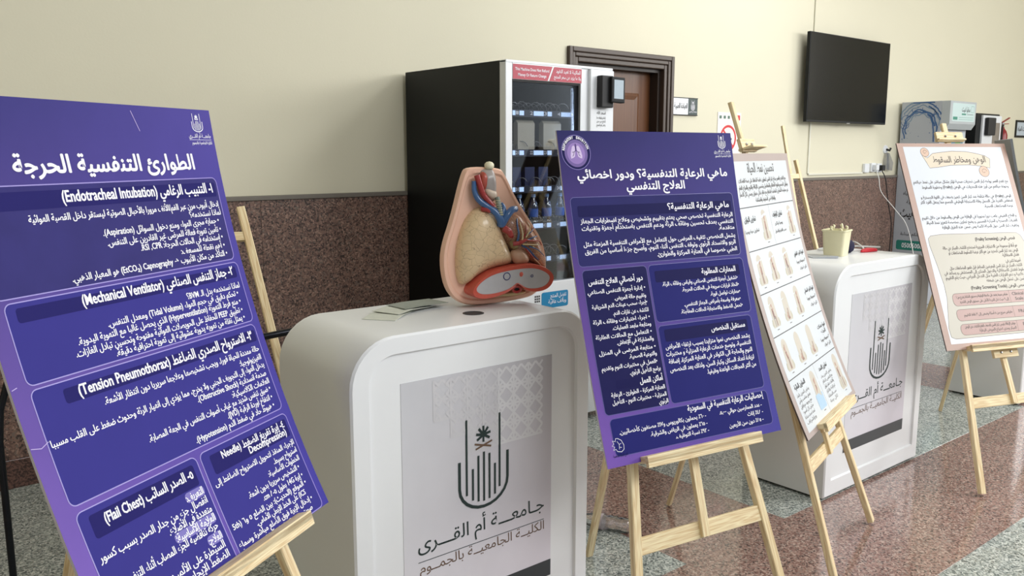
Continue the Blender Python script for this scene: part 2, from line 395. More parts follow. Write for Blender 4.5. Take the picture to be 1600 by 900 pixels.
# ------------------------------------------------------------------ door
DKW = mat('dark_brown_frame', rgb(66, 52, 43), 0.4, noise=0.15, nscale=20)
def woodpos(name, c1, c2):
    m = bpy.data.materials.new(name); m.use_nodes = True; nt = m.node_tree; b = nt.nodes['Principled BSDF']
    g = nt.nodes.new('ShaderNodeNewGeometry'); mp = nt.nodes.new('ShaderNodeMapping'); mp.inputs['Scale'].default_value = (30, 30, 1.2); nt.links.new(g.outputs['Position'], mp.inputs[0])
    nz = nt.nodes.new('ShaderNodeTexNoise'); nz.inputs['Scale'].default_value = 1.5; nz.inputs['Detail'].default_value = 5; nz.inputs['Distortion'].default_value = 1; nt.links.new(mp.outputs[0], nz.inputs['Vector'])
    mx = nt.nodes.new('ShaderNodeMix'); mx.data_type = 'RGBA'; mx.inputs[6].default_value = c1; mx.inputs[7].default_value = c2
    nt.links.new(nz.outputs['Fac'], mx.inputs[0]); nt.links.new(mx.outputs[2], b.inputs['Base Color']); b.inputs['Roughness'].default_value = .38; return m
REDW = woodpos('red_brown_wood', rgb(78, 45, 25), rgb(112, 70, 38))
dr = thing('door_1', 'red-brown wooden door in a dark moulded frame', 'door', (4.745, WY, 0)); dr['kind'] = 'structure'; del dr['category']
fr = MB()
for off, wd, y0 in ((0, .035, -.03), (.035, .03, -.022), (.065, .035, -.012)):
    a, b_, zt = DX0 + off, DX1 - off, DZ - off
    fr.box(a, a + wd, WY + y0, WY + .16, 0, zt); fr.box(b_ - wd, b_, WY + y0, WY + .16, 0, zt); fr.box(a + wd, b_ - wd, WY + y0, WY + .16, zt - wd, zt)
bevel(fr.build('door_frame', DKW, dr), .006)
jb = MB(); jb.box(DX0 + .10, DX0 + .125, WY + .03, WY + .18, 0, DZ - .10); jb.box(DX1 - .125, DX1 - .10, WY + .03, WY + .18, 0, DZ - .10); jb.box(DX0 + .125, DX1 - .125, WY + .03, WY + .18, DZ - .125, DZ - .1)
jb.build('door_stop', mat('jamb_dark', rgb(44, 34, 29), .5, noise=.1), dr)
lf = MB().box(DX0 + .125, DX1 - .125, WY + .11, WY + .15, 0.01, DZ - .125).build('door_leaf', REDW, dr)
for z0, z1 in ((.2, .95), (1.1, 2.0)):
    pn = MB(); x0, x1 = DX0 + .25, DX1 - .25; fy = WY + .11
    pn.loops([[(x0, fy, z0), (x1, fy, z0), (x1, fy, z1), (x0, fy, z1)], [(x0 + .02, fy - .008, z0 + .02), (x1 - .02, fy - .008, z0 + .02), (x1 - .02, fy - .008, z1 - .02), (x0 + .02, fy - .008, z1 - .02)], [(x0 + .05, fy - .002, z0 + .05), (x1 - .05, fy - .002, z0 + .05), (x1 - .05, fy - .002, z1 - .05), (x0 + .05, fy - .002, z1 - .05)]], cap0=False)
    pn.build('door_panel', REDW, lf)
hd = MB(); hd.lathe([(.025, 0), (.025, .008), (.01, .01), (.01, .05)], (DX0 + .2, fy, 1.03), (0, -1, 0), 14); hd.beam((DX0 + .2, fy - .05, 1.03), (DX0 + .32, fy - .05, 1.03), (0, 0, 1), .018, .014); hd.build('door_handle', METAL, dr)

# ------------------------------------------------------------------ vending machine
vm_ = thing('vending_machine', 'tall black and white snack vending machine beside the wooden door', 'vending machine', (3.24, 3.98, 0))
vx0, vx1, vy0, vy1, vz = 2.848, 3.63, 3.5, 4.44, 2.02
bd = MB(); bd.box(vx0, vx0 + .025, vy0 + .05, vy1, 0.04, vz); bd.box(vx1 - .025, vx1, vy0 + .05, vy1, .04, vz); bd.box(vx0 + .025, vx1 - .025, vy1 - .03, vy1, .04, vz); bd.box(vx0 + .025, vx1 - .025, vy0 + .05, vy1 - .03, vz - .05, vz); bd.box(vx0 + .025, vx1 - .025, vy0 + .05, vy1 - .03, .04, .3)
for sx in (vx0 + .05, vx1 - .1):
    for sy in (vy0 + .1, vy1 - .12): bd.box(sx, sx + .05, sy, sy + .05, 0, .04)
bd.build('cabinet', BLACK, vm_)
VIN = mat('dark_interior', rgb(46, 48, 52), .5, noise=.1)
inn = MB(); inn.box(vx0 + .03, 3.42, vy1 - .06, vy1 - .04, .3, 1.95); inn.box(vx0 + .026, vx0 + .03, vy0 + .06, vy1 - .06, .3, 1.95); inn.box(3.41, 3.42, vy0 + .06, vy1 - .06, .3, 1.95); inn.box(vx0 + .03, 3.41, vy0 + .06, vy1 - .06, 1.94, 1.95); inn.build('liner', VIN, vm_)
GX0, GX1, GZ0, GZ1 = 2.892, 3.388, .845, 1.926
ff = MB(); ff.box(vx0, GX0, vy0, vy0 + .05, .04, vz); ff.box(GX1, 3.445, vy0 + .008, vy0 + .05, .04, vz - .01); ff.box(GX0, GX1, vy0, vy0 + .05, GZ1, vz); ff.box(GX0, GX1, vy0, vy0 + .05, .04, GZ0); ff.box(vx0, vx1 - .0, vy0 - .002, vy0 + .05, vz - .012, vz + .002)
bevel(ff.build('door_frame', WHITE_M, vm_), .003)
cpn = MB().box(3.445, vx1, vy0 - .012, vy0 + .05, .04, vz - .013).build('control_panel', WHITE_M, vm_); bevel(cpn, .005)
MB().box(GX0, GX1, vy0 + .02, vy0 + .026, GZ0, GZ1).build('glass', clear('vend_glass', (.93, .95, .97, 1), .0), vm_)
MB().box(GX0, GX0 + .012, vy0 + .012, vy0 + .03, GZ0, GZ1).box(GX1 - .012, GX1, vy0 + .012, vy0 + .03, GZ0, GZ1).box(GX0 + .012, GX1 - .012, vy0 + .012, vy0 + .03, GZ1 - .01, GZ1).build('gasket', BLACKM, vm_)
STRIP = mat('price_strip_led_lit', rgb(120, 150, 215), .4, noise=.05, emit=.55); TAGW = mat('price_tag_led_lit', rgb(190, 215, 250), .4, noise=.03, emit=.8)  # blue tint and emission stand in for LED light falling on strips and tags
SHELF = mat('shelf_metal', rgb(60, 62, 68), .35, metal=.6, noise=.05)
shz = [1.766, 1.557, 1.362, 1.160, .973]
coil = None
num = 10
for k, z in enumerate(shz):
    sh = MB().box(GX0 - .015, 3.405, vy0 + .075, vy1 - .12, z - .018, z - .010).build('shelf', SHELF, vm_)
    stp = MB().box(GX0 - .012, 3.40, vy0 + .066, vy0 + .074, z - .026, z + .012).build('price_rail', mat('rail_dark', rgb(24, 30, 52), .4, noise=.1), sh)
    tg = MB()
    F = Flat(lambda x, y, l: V((x, vy0 + .066 - l, y)))
    for c in range(5):
        x0 = GX0 + .004 + c * .1; tg.box(x0, x0 + (.07 if c % 2 == 0 else .03), vy0 + .0635, vy0 + .066, z - .018, z + .006)
        F.text('n', str(num + 10 * k + c + 1 - 10 if k == 0 else 10 * (k + 1) + c + 1), x0 + .094, x0 + .074, z - .014, .026, .0012)
        if coil is None:
            cm = MB(); L = .42; n = 60
            cm.tube([(GX0 + .05 + math.cos(2 * PI * 6 * i / n) * .028, vy0 + .085 + L * i / n, shz[0] + .028 + math.sin(2 * PI * 6 * i / n) * .028) for i in range(n + 1)], .0022, 5)
            coil = cm.build('coil', METAL, sh, smooth='all'); coil0 = coil
        else:
            o = coil0.copy(); COL.objects.link(o); o.parent = sh; o.location = (c * .1, 0, z - shz[0])
    tg.build('price_tag', TAGW, sh); F.done({'n': ('tag_lettering', TXTW)}, sh)
for z in (1.475,):
    pass
# led tube inside
MB().box(GX1 - .004, GX1 + .006, vy0 + .05, vy0 + .06, GZ0, GZ1 - .02).build('led_strip', mat('led_glow', (.6, .75, 1, 1), .5, emit=9), vm_)
RED = mat('red_sticker', rgb(172, 28, 58), .4, noise=.04)
F = Flat(lambda x, y, l: V((x, vy0 - .001 - l, y)))
F.poly('r', [(2.895, 1.928), (3.135, 1.928), (3.17, 2.003), (2.895, 2.003)], .0004); F.poly('r', [(3.147, 1.928), (3.385, 1.928), (3.385, 2.003), (3.182, 2.003)], .0004)
F.text('t', 'This Machine Does Not Refund', 3.145, 2.91, 1.972, .021, .0010); F.text('t', 'Money Or Return Change', 3.125, 2.93, 1.944, .021, .0010)
F.text('t', 'الماكينة لا تعيد النقود', 3.375, 3.195, 1.974, .026, .0010); F.text('t', 'ولا ما يزيد عن سعر المنتج', 3.378, 3.18, 1.945, .023, .0010)
F.done({'r': ('red_sticker', RED), 't': ('sticker_lettering', TXTW)}, vm_)
F = Flat(lambda x, y, l: V((x, vy0 - .001 - l, y)))
F.rrect('b', 3.10, 3.30, .70, .79, .012, .0004); F.text('t', 'تفضل المنتج', 3.285, 3.165, .757, .030, .001); F.text('t', 'وبألف عافية', 3.285, 3.150, .724, .030, .001)
for i in range(3):
    for j in range(3): F.rrect('g', 3.05 + i * .014, 3.06 + i * .014, .74 + j * .014, .75 + j * .014, .001, .0004, 1, 1)
F.done({'b': ('blue_sticker', mat('teal_blue_sticker', rgb(24, 128, 178), .4, noise=.04)), 't': ('sticker_lettering', TXTW), 'g': ('grid_mark', INK)}, vm_)
dl = MB(); dl.box(2.93, 3.35, vy0 - .004, vy0 + .0, .32, .58); bevel(dl.build('delivery_flap', BLACKM, vm_), .003)
# payment terminal on the control panel
tr = MB().box(3.492, 3.585, vy0 - .055, vy0 - .012, 1.80, 1.975).build('card_reader', BLACKM, vm_); bevel(tr, .006)
hb = MB(); a = V((3.545, vy0 - .06, 0)); hb.loops([[(3.548, vy0 - .075, 1.83), (3.632, vy0 - .098, 1.825), (3.632, vy0 - .098, 1.965), (3.548, vy0 - .075, 1.97)], [(3.552, vy0 - .045, 1.83), (3.636, vy0 - .06, 1.825), (3.636, vy0 - .06, 1.965), (3.552, vy0 - .045, 1.97)]])
bevel(hb.build('reader_head', BLACKM, tr), .005)
sc_ = MB(); sc_.loops([[(3.562, vy0 - .0805, 1.85), (3.62, vy0 - .0965, 1.847), (3.62, vy0 - .0965, 1.95), (3.562, vy0 - .0805, 1.953)]], cap1=False)
sc_.build('reader_screen', mat('reader_screen', rgb(168, 182, 192), .3, noise=.08, nscale=60, emit=.25), tr)
F = Flat(lambda x, y, l: V((x, vy0 - .0125 - l, y)))
for i, (t, y, s_) in enumerate((('اسعد الله', 1.765, .022), ('ايامكم وقوفك هنا', 1.74, .017), ('للدفع عبر مدى', 1.72, .017), ('واختر رقم المنتج', 1.70, .017), ('للدعم والشكاوى', 1.645, .018), ('واتساب', 1.625, .012))):
    F.text('t', t, 3.565 if i != 5 else 3.55, 3.495 if i != 5 else 3.515, y, s_, .0006)
F.rrect('l', 3.50, 3.56, 1.555, 1.558, .001, .0005, 1, 1)
F.done({'t': ('instruction_lettering', INK), 'l': ('printed_line', INK)}, vm_)
# goods inside
BOT = clear('bottle_plastic', (.72, .84, .98, 1), .16, .08)
def bottle_mb(c, ax=(0, 0, 1), sc=1.0, seg=16):
    pr = [(0, 0), (.028, 0), (.031, .006), (.031, .03), (.028, .036), (.031, .042), (.031, .07), (.028, .076), (.031, .082), (.031, .12), (.026, .145), (.013, .168), (.012, .18), (.0, .18)]
    m = MB(); m.lathe([(r * sc, h * sc) for r, h in pr], c, ax, seg); return m
b0 = None
for c in range(5):
    x = GX0 + .05 + c * .1
    if b0 is None:
        b0 = thing('water_bottle', '', 'bottle', (x, vy0 + .12, shz[3] - .01), 'water bottles inside the vending machine')
        bottle_mb((x, vy0 + .12, shz[3] - .01), sc=.88).build('bottle_body', BOT, b0, smooth=True)
        MB().lathe([(.0125, 0), (.0125, .018), (0, .018)], (x, vy0 + .12, shz[3] - .01 + .158), seg=12).build('cap', mat('bottle_cap_white', rgb(150, 190, 240), .4, noise=.03), b0)
        MB().lathe([(.0283, .05), (.0283, .095)], (x, vy0 + .12, shz[3] - .01), seg=16).build('bottle_label', mat('bottle_label_blue', rgb(70, 110, 190), .4, noise=.2, nscale=80), b0)
        o = b0
    else:
        o = b0.copy(); COL.objects.link(o); o.location = (x, vy0 + .12, shz[3] - .01)
        for ch in list(b0.children):
            q = ch.copy(); COL.objects.link(q); q.parent = o
    o['label'] = ['small water bottle in the vending machine, first from the glass left edge', 'small water bottle in the vending machine, second from the glass left edge', 'small water bottle in the vending machine, third from the glass left edge', 'small water bottle in the vending machine, fourth from the glass left edge', 'small water bottle in the vending machine, last at the glass right edge'][c]
BEIGE = mat('beige_pack', rgb(196, 186, 166), .5, noise=.08, nscale=20)
for c, (x, wd_, lb) in enumerate(((GX0 + .045, .085, 'plain beige packet at the left end of the second vending shelf'), (GX0 + .185, .12, 'wide beige packet in the middle of the second vending shelf'), (GX0 + .375, .13, 'grey-beige packet at the right end of the second vending shelf'))):
    pk = MB(); z0 = shz[1] - .009; y = vy0 + .105
    pk.loops([[(x - wd_ / 2, y + .004, z0), (x + wd_ / 2, y + .004, z0), (x + wd_ / 2, y + .03, z0), (x - wd_ / 2, y + .03, z0)], [(x - wd_ / 2, y, z0 + .02), (x + wd_ / 2, y, z0 + .02), (x + wd_ / 2, y + .038, z0 + .02), (x - wd_ / 2, y + .038, z0 + .02)], [(x - wd_ / 2, y, z0 + .160), (x + wd_ / 2, y, z0 + .160), (x + wd_ / 2, y + .038, z0 + .160), (x - wd_ / 2, y + .038, z0 + .160)], [(x - wd_ / 2, y + .016, z0 + .178), (x + wd_ / 2, y + .016, z0 + .178), (x + wd_ / 2, y + .02, z0 + .178), (x - wd_ / 2, y + .02, z0 + .178)]])
    tag(pk.build('snack_packet', BEIGE, at=(x, y, z0)), lb, 'packet', 'packets in the vending machine')
DKB = mat('dark_blue_wrapper', rgb(34, 46, 92), .35, noise=.2, nscale=40)
for k, (x, sh_, lb) in enumerate(((GX0 + .05, 2, 'dark blue wrapped snack on the third vending shelf beside the glass edge'), (GX0 + .15, 2, 'dark blue wrapped snack on the third vending shelf, second slot'), (GX0 + .25, 2, 'dark blue wrapped snack on the third vending shelf, middle slot'), (GX0 + .35, 2, 'dark blue wrapped snack on the third vending shelf, fourth slot'))):
    pk = MB(); z0 = shz[sh_] - .009; y = vy0 + .15
    pk.loops([[(x - .035 + dx * a, y + dy, z0 + z) for dx, dy, a in ((0, 0, 0), (.07, 0, 1), (.07, d, 1), (0, d, 0))] for z, d in ((0, .004), (.02, .03), (.09, .034), (.12, .004))])
    tag(pk.build('snack_packet', DKB, at=(x, y, z0)), lb, 'packet', 'packets in the vending machine')

# ------------------------------------------------------------------ reception counters
PRINT = uvgrad('counter_poster', rgb(200, 200, 204), rgb(186, 182, 186), rgb(222, 219, 224), rgb(222, 215, 223), .3, .02)
LAT = mat('lattice_ink', rgb(212, 210, 212), .4, noise=.02); LAT2 = mat('lattice_ink_faint', rgb(202, 200, 203), .4, noise=.02)
CH, CY0, CD = 1.065, 1.945, .435
def rprof(x0, x1, z0, z1, r, n=8):
    p = [(x0, z0), (x1, z0)]
    p += [(x1 - r + r * math.cos(PI / 2 * k / n), z1 - r + r * math.sin(PI / 2 * k / n)) for k in range(n + 1)]
    p += [(x0 + r - r * math.sin(PI / 2 * k / n), z1 - r + r * math.cos(PI / 2 * k / n)) for k in range(n + 1)]
    return p
def counter(x0, x1, label, y0=CY0, band=True):
    t = thing('reception_counter', label, 'counter', ((x0 + x1) / 2, y0 + CD / 2, 0), 'white reception counters')
    L = lambda q, y: [(a, y, z) for a, z in q]
    o = rprof(x0, x1, 0.012, CH, .135); i1 = rprof(x0 + .006, x1 - .006, 0.018, CH - .006, .13)
    a = rprof(x0 + .055, x1 - .055, .085, CH - .05, .085); a2 = rprof(x0 + .060, x1 - .060, .09, CH - .055, .08)
    m = MB(); m.loops([L(i1, y0 + CD), L(o, y0 + CD - .006), L(o, y0 + .006), L(i1, y0), L(a, y0), L(a2, y0 + .009)])
    m.build('body', WHITE_PL, t, smooth=True)
    MB().box(x0 + .02, x1 - .02, y0 + .02, y0 + CD - .02, 0, .012).build('plinth', BLACKM, t)
    px0, px1, pz0, pz1 = x0 + .158, x1 - .16, .19, .927
    W, H = px1 - px0, pz1 - pz0; yf = y0 + .009
    pm = MB(); b = [(px0, pz0), (px1, pz0), (px1, pz1), (px0, pz1)]
    pm.v += [V((q[0], yf - .0012, q[1])) for q in b] + [V((q[0], yf, q[1])) for q in b]
    pm.face((0, 1, 2, 3), [(0, 1), (1, 1), (1, 0), (0, 0)])
    for k in range(4): pm.face((k, k + 4, (k + 1) % 4 + 4, (k + 1) % 4), [(0, 0)] * 4)
    po = pm.build('poster', PRINT, t)
    F = Flat(lambda x, y, l: V((px0 + x * W, yf - .0012 - l, pz0 + y * H)))
    asp = W / H
    if band: F.rrect('band', 0, 1, 0, .075, .001, .0003, 1, 1)
    # lattice of crossed lines and lozenges in the upper corner
    cw = .105; ch = cw * asp
    for c in range(7):
        for r_ in range(6):
            X0, Y0 = .93 - (c + 1) * cw, .985 - (r_ + 1) * ch
            if c + max(0, r_ - 1) * 1.0 > 6.2 or Y0 < .6 or (r_ == 5): continue
            key = 'lat' if c < 3 else 'lat2'
            lw = .0013 / W * W
            lc = [0]
            def ln(a, b_):
                wq = .013
                lc[0] += 1; lf_ = .00015 + .00006 * lc[0] + .00001 * ((c + r_) % 2)
                d = V((b_[0] - a[0], (b_[1] - a[1]) / asp)); d.normalize(); nx, ny = -d.y * wq / 2, d.x * wq / 2 * asp
                mm = F.mb(key); bb = len(mm.v)
                mm.v += [F.F(a[0] + nx, a[1] + ny, lf_), F.F(a[0] - nx, a[1] - ny, lf_), F.F(b_[0] - nx, b_[1] - ny, lf_), F.F(b_[0] + nx, b_[1] + ny, lf_)]; mm.f.append((bb, bb + 1, bb + 2, bb + 3))
            ln((X0, Y0 + ch / 2), (X0 + cw / 2, Y0 + ch)); ln((X0 + cw / 2, Y0 + ch), (X0 + cw, Y0 + ch / 2)); ln((X0 + cw, Y0 + ch / 2), (X0 + cw / 2, Y0)); ln((X0 + cw / 2, Y0), (X0, Y0 + ch / 2))
            ln((X0, Y0), (X0 + cw, Y0)); ln((X0, Y0), (X0, Y0 + ch)); ln((X0, Y0), (X0 + cw * .3, Y0 + ch * .3)); ln((X0 + cw, Y0 + ch), (X0 + cw * .7, Y0 + ch * .7)); ln((X0, Y0 + ch), (X0 + cw * .3, Y0 + ch * .7)); ln((X0 + cw, Y0), (X0 + cw * .7, Y0 + ch * .3))
    G = Flat(lambda x, y, l: V((px0 + x, yf - .0012 - l, pz0 + y)))
    emblem(G, 'e', 's', .350 * W, .420 * H, .325 * W, .38 * H, .0011, .0072)
    G.text('a', 'جـامعـــة أم القـــرى', .945 * W, .085 * W, .318 * H, .060, .0006, .006, 4)
    G.text('b', 'الكليــة الجامعيــة بالجمــوم', .947 * W, .094 * W, .226 * H, .042, .0006, .002, 4)
    G.line('l', .085 * W, .272 * H, .945 * W, .272 * H, .0022, .0005)
    F.done({'band': ('dark_band', mat('charcoal_band', rgb(44, 50, 54), .4, noise=.05)), 'lat': ('lattice_pattern', LAT), 'lat2': ('faint_lattice', LAT2)}, po)
    G.done({'e': ('logo', GREENK), 's': ('crossed_swords', BROWNK), 'a': ('name_lettering', GREENK), 'b': ('college_lettering', BROWNK), 'l': ('ruled_line', GREENK)}, po)
    return t
c1 = counter(1.060, 1.935, 'white rounded counter with the anatomical chest model standing on it')
c2 = counter(3.42, 4.295, 'white rounded counter with cream tub, red pouch and cables on top')
c3 = counter(5.705, 6.6, 'white counter half hidden behind the large white text board', 1.975)
# cable hole and small sticker marks on the first counter
hl = MB(); hl.lathe([(.033, 0), (.033, .0015), (.027, .0022), (.026, .0004), (0, .0004)], (1.56, 2.075, CH - .0002), seg=24); hl.build('cable_hole', mat('hole_dark', rgb(52, 52, 54), .6, noise=.1), c1, smooth=True)

# ------------------------------------------------------------------ boards and easels
class Board:
    def __init__(s, P, W, H):
        s.x, s.y, s.z, yw, tl, s.bow = P; s.W, s.H = W, H; a, t = R(yw), R(tl)
        s.U = V((math.cos(a), math.sin(a), 0)); s.B = V((-math.sin(a), math.cos(a), 0)); s.Vv = s.B * math.sin(t) + V((0, 0, math.cos(t))); s.N = s.B * math.cos(t) - V((0, 0, math.sin(t)))
        s.O = V((s.x, s.y, s.z)); s.tilt = t
    def pt(s, u, v, lift=0):
        """u 0..1 from the left, v 0..1 from the top, lift towards the viewer"""
        q = 1 - v
        return s.O + s.U * (u - .5) * s.W + s.Vv * q * s.H + s.N * (s.bow * 4 * q * (1 - q) - lift)
    def panel(s, parent, name, m, thick=.006, edge=FOAM, n=14):
        mb = MB(); 
        for k in range(n + 1):
            v = k / n; mb.v += [s.pt(0, v), s.pt(1, v)]
        for k in range(n): mb.face((2 * k, 2 * k + 2, 2 * k + 3, 2 * k + 1), [(0, k / n), (0, (k + 1) / n), (1, (k + 1) / n), (1, k / n)])
        fo = mb.build(name, m, parent)
        eb = MB()
        for k in range(n + 1):
            v = k / n; eb.v += [s.pt(0, v, -.0001), s.pt(1, v, -.0001), s.pt(1, v, -thick), s.pt(0, v, -thick)]
        for k in range(n):
            for j in range(4): eb.face((4 * k + j, 4 * k + (j + 1) % 4, 4 * k + 4 + (j + 1) % 4, 4 * k + 4 + j))
        eb.face((0, 1, 2, 3)); eb.face((4 * n, 4 * n + 3, 4 * n + 2, 4 * n + 1))
        eb.build('foam_core', edge, parent); return fo
    def flat(s): return Flat(lambda x, y, l: s.pt(x / s.W, 1 - y / s.H, l))
def easel(bd, off, foot, label, S=1.46, mast_top=1.84, clip=True, ledge=True, sc=1.0, origin=None, lw=.46, bracket=True):
    """A-frame easel behind board bd; members lie in a plane off behind the board"""
    U, Vv, N = bd.U, bd.Vv, bd.N
    O = bd.O + N * off; O = O - Vv * (O.z / Vv.z)          # on the floor
    s_l = (bd.z) / Vv.z                                        # distance up to the ledge
    P = lambda u, s_, d=0: O + U * u + Vv * s_ + N * d
    t = thing('easel', label, 'easel', (O.x, O.y, 0), 'pine display easels')
    hw = lambda s_: .315 * sc - .14 * s_
    def leg(sg):
        m = MB(); z0 = P(sg * hw(0), 0); m.beam(P(sg * hw(.012), .012), P(sg * hw(S), S), U, .030, .024); return m
    leg(-1).build('leg', PINE, t); leg(1).build('leg', PINE, t)
    m = MB(); m.beam(P(-hw(.42) + .012, .42), P(hw(.42) - .012, .42), Vv, .05, .016); m.build('lower_crossbar', PINE, t)
    m = MB(); m.beam(P(-hw(S - .12) + .012, S - .12), P(hw(S - .12) - .012, S - .12), Vv, .035, .018); m.build('upper_crossbar', PINE, t)
    m = MB(); m.beam(P(0, .40, -.014 if ledge else 0), P(0, mast_top, -.014 if ledge else 0), U, .030, .016); ms = m.build('mast', PINE, t)
    # rear leg
    f = V(foot); top = P(0, S - .12, .026); m = MB(); m.beam(f + V((0, 0, .006)), top, U, .028, .018); m.build('rear_leg', PINE, t)
    hg = MB(); hg.box(top.x - .015, top.x + .015, top.y - .012, top.y + .008, top.z - .02, top.z + .02); hg.build('hinge', METAL, t)
    if ledge:
        e = off + .022
        m = MB(); m.beam(P(-lw / 2, s_l - .012, -e / 2 - .006), P(lw / 2, s_l - .012, -e / 2 - .006), N, e + .012, .020)
        m.beam(P(-lw / 2, s_l - .017, -e - .006), P(lw / 2, s_l - .017, -e - .006), N, .012, .034); lg = m.build('ledge', PINE, t)
        if bracket: m = MB(); m.beam(P(-.075, s_l - .045, -.030), P(.075, s_l - .045, -.030), Vv, .05, .014); bk = m.build('ledge_bracket', PINE, t)
        for u in (-.03, .03) if bracket else ():
            m = MB(); c = P(u, s_l - .045, -.037); m.lathe([(.006, 0), (.006, .003), (.003, .006)], c, -N, 10); m.build('bolt', METAL, bk, smooth=True)
    if clip:
        sT = s_l + bd.H
        m = MB(); m.beam(P(-.085, sT + .022, -.030), P(.085, sT + .022, -.030), Vv, .052, .014); ck = m.build('clip_plate', PINE, t)
        m = MB(); m.beam(P(-.085, sT + .005, -.5 * off - .015), P(.09, sT + .005, -.5 * off - .015), N, max(.03, off - .008), .009); m.build('clip_lip', PINE, t)
        for u in (-.03, .035):
            m = MB(); c = P(u, sT + .024, -.037); m.lathe([(.006, 0), (.006, .004), (.003, .007)], c, -N, 10); m.build('bolt', METAL, ck, smooth=True)
    return t

# --- first purple board (foreground left)
def board_thing(bd, label): return thing('display_board', label, 'display board', tuple(bd.O), 'printed boards on easels')
def lines(F, W, H, items, key='body', fatk=1.0):
    for it in items:
        t, ur, ul, v, size = it[:5]; k = it[5] if len(it) > 5 else key
        q = (.018 if k in ('heads', 'head', 'title') else .014) * fatk
        F.text(k, t, ur * W, ul * W, (1 - v) * H, size, .0009, .010, 2, [(-q, 0), (q, 0), (0, q)] if k in ('heads', 'title', 'head') else [(-q, 0), (q, 0)])
B1 = Board((0.64, 1.669, 0.696, 31.205, 17.184, 0.04), .7, 1.0)
t1 = board_thing(B1, 'creased purple medical board of Arabic text cropped by the left frame edge')
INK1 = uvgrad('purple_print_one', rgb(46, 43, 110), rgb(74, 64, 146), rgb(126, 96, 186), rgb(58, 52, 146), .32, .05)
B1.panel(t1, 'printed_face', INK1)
FILL1 = mat('violet_panel_ink', rgb(56, 52, 134), .55, spec=.08, noise=.06, nscale=9); HEAD1 = mat('deep_violet_ink', rgb(33, 29, 98), .55, spec=.08, noise=.06, nscale=9); LINE1 = mat('lilac_line_ink', rgb(136, 122, 198), .35, noise=.03)
FILL1T = mat('violet_photo_ink', rgb(54, 50, 112), .55, spec=.08, noise=.18, nscale=14)
W, H = .7, 1.0; F = B1.flat()
def box(F, W, H, u0, u1, v0, v1, r=.014, fill='fill', lw=.0022, ln='line'):
    F.rrect(fill, u0 * W, u1 * W, (1 - v1) * H, (1 - v0) * H, r, .0003); F.frame(ln, u0 * W, u1 * W, (1 - v1) * H, (1 - v0) * H, r, lw, .0005)
box(F, W, H, .03, .966, .161, .360, fill='fillt'); box(F, W, H, .05, .972, .368, .516); box(F, W, H, .05, .966, .524, .741); box(F, W, H, .517, .966, .754, .998); box(F, W, H, .052, .500, .754, 1.0 - .002)
for u0, u1, v0, v1 in ((.05, .955, .172, .206), (.08, .955, .378, .405), (.143, .957, .538, .566), (.554, .952, .767, .810), (.086, .478, .767, .811)):
    F.rrect('head', u0 * W, u1 * W, (1 - v1) * H, (1 - v0) * H, .006, .0006)
FAT = [(-.022, 0), (.022, 0), (0, .02), (0, -.02)]
F.text('title', 'الطوارئ التنفسية الحرجة', .872 * W, .178 * W, (1 - .139) * H, .048, .0009, .010, 4, FAT)
hb1 = .0255
lines(F, W, H, [('١- التنبيب الرغامي (Endotracheal Intubation)', .937, .31, .196, .032, 'heads'), ('٢- جهاز التنفس الصناعي (Mechanical Ventilator)', .938, .287, .397, .030, 'heads'),
    ('٣- الاسترواح الصدري الضاغط (Tension Pneumothorax)', .937, .189, .559, .030, 'heads'), ('٤- إبرة تفريغ الضغط (Needle', .938, .605, .785, .0235, 'heads'), ('Decompression)', .934, .728, .804, .0235, 'heads'), ('٥- الصدر السائب (Flail Chest)', .465, .129, .793, .028, 'heads')])
bs_ = .0190
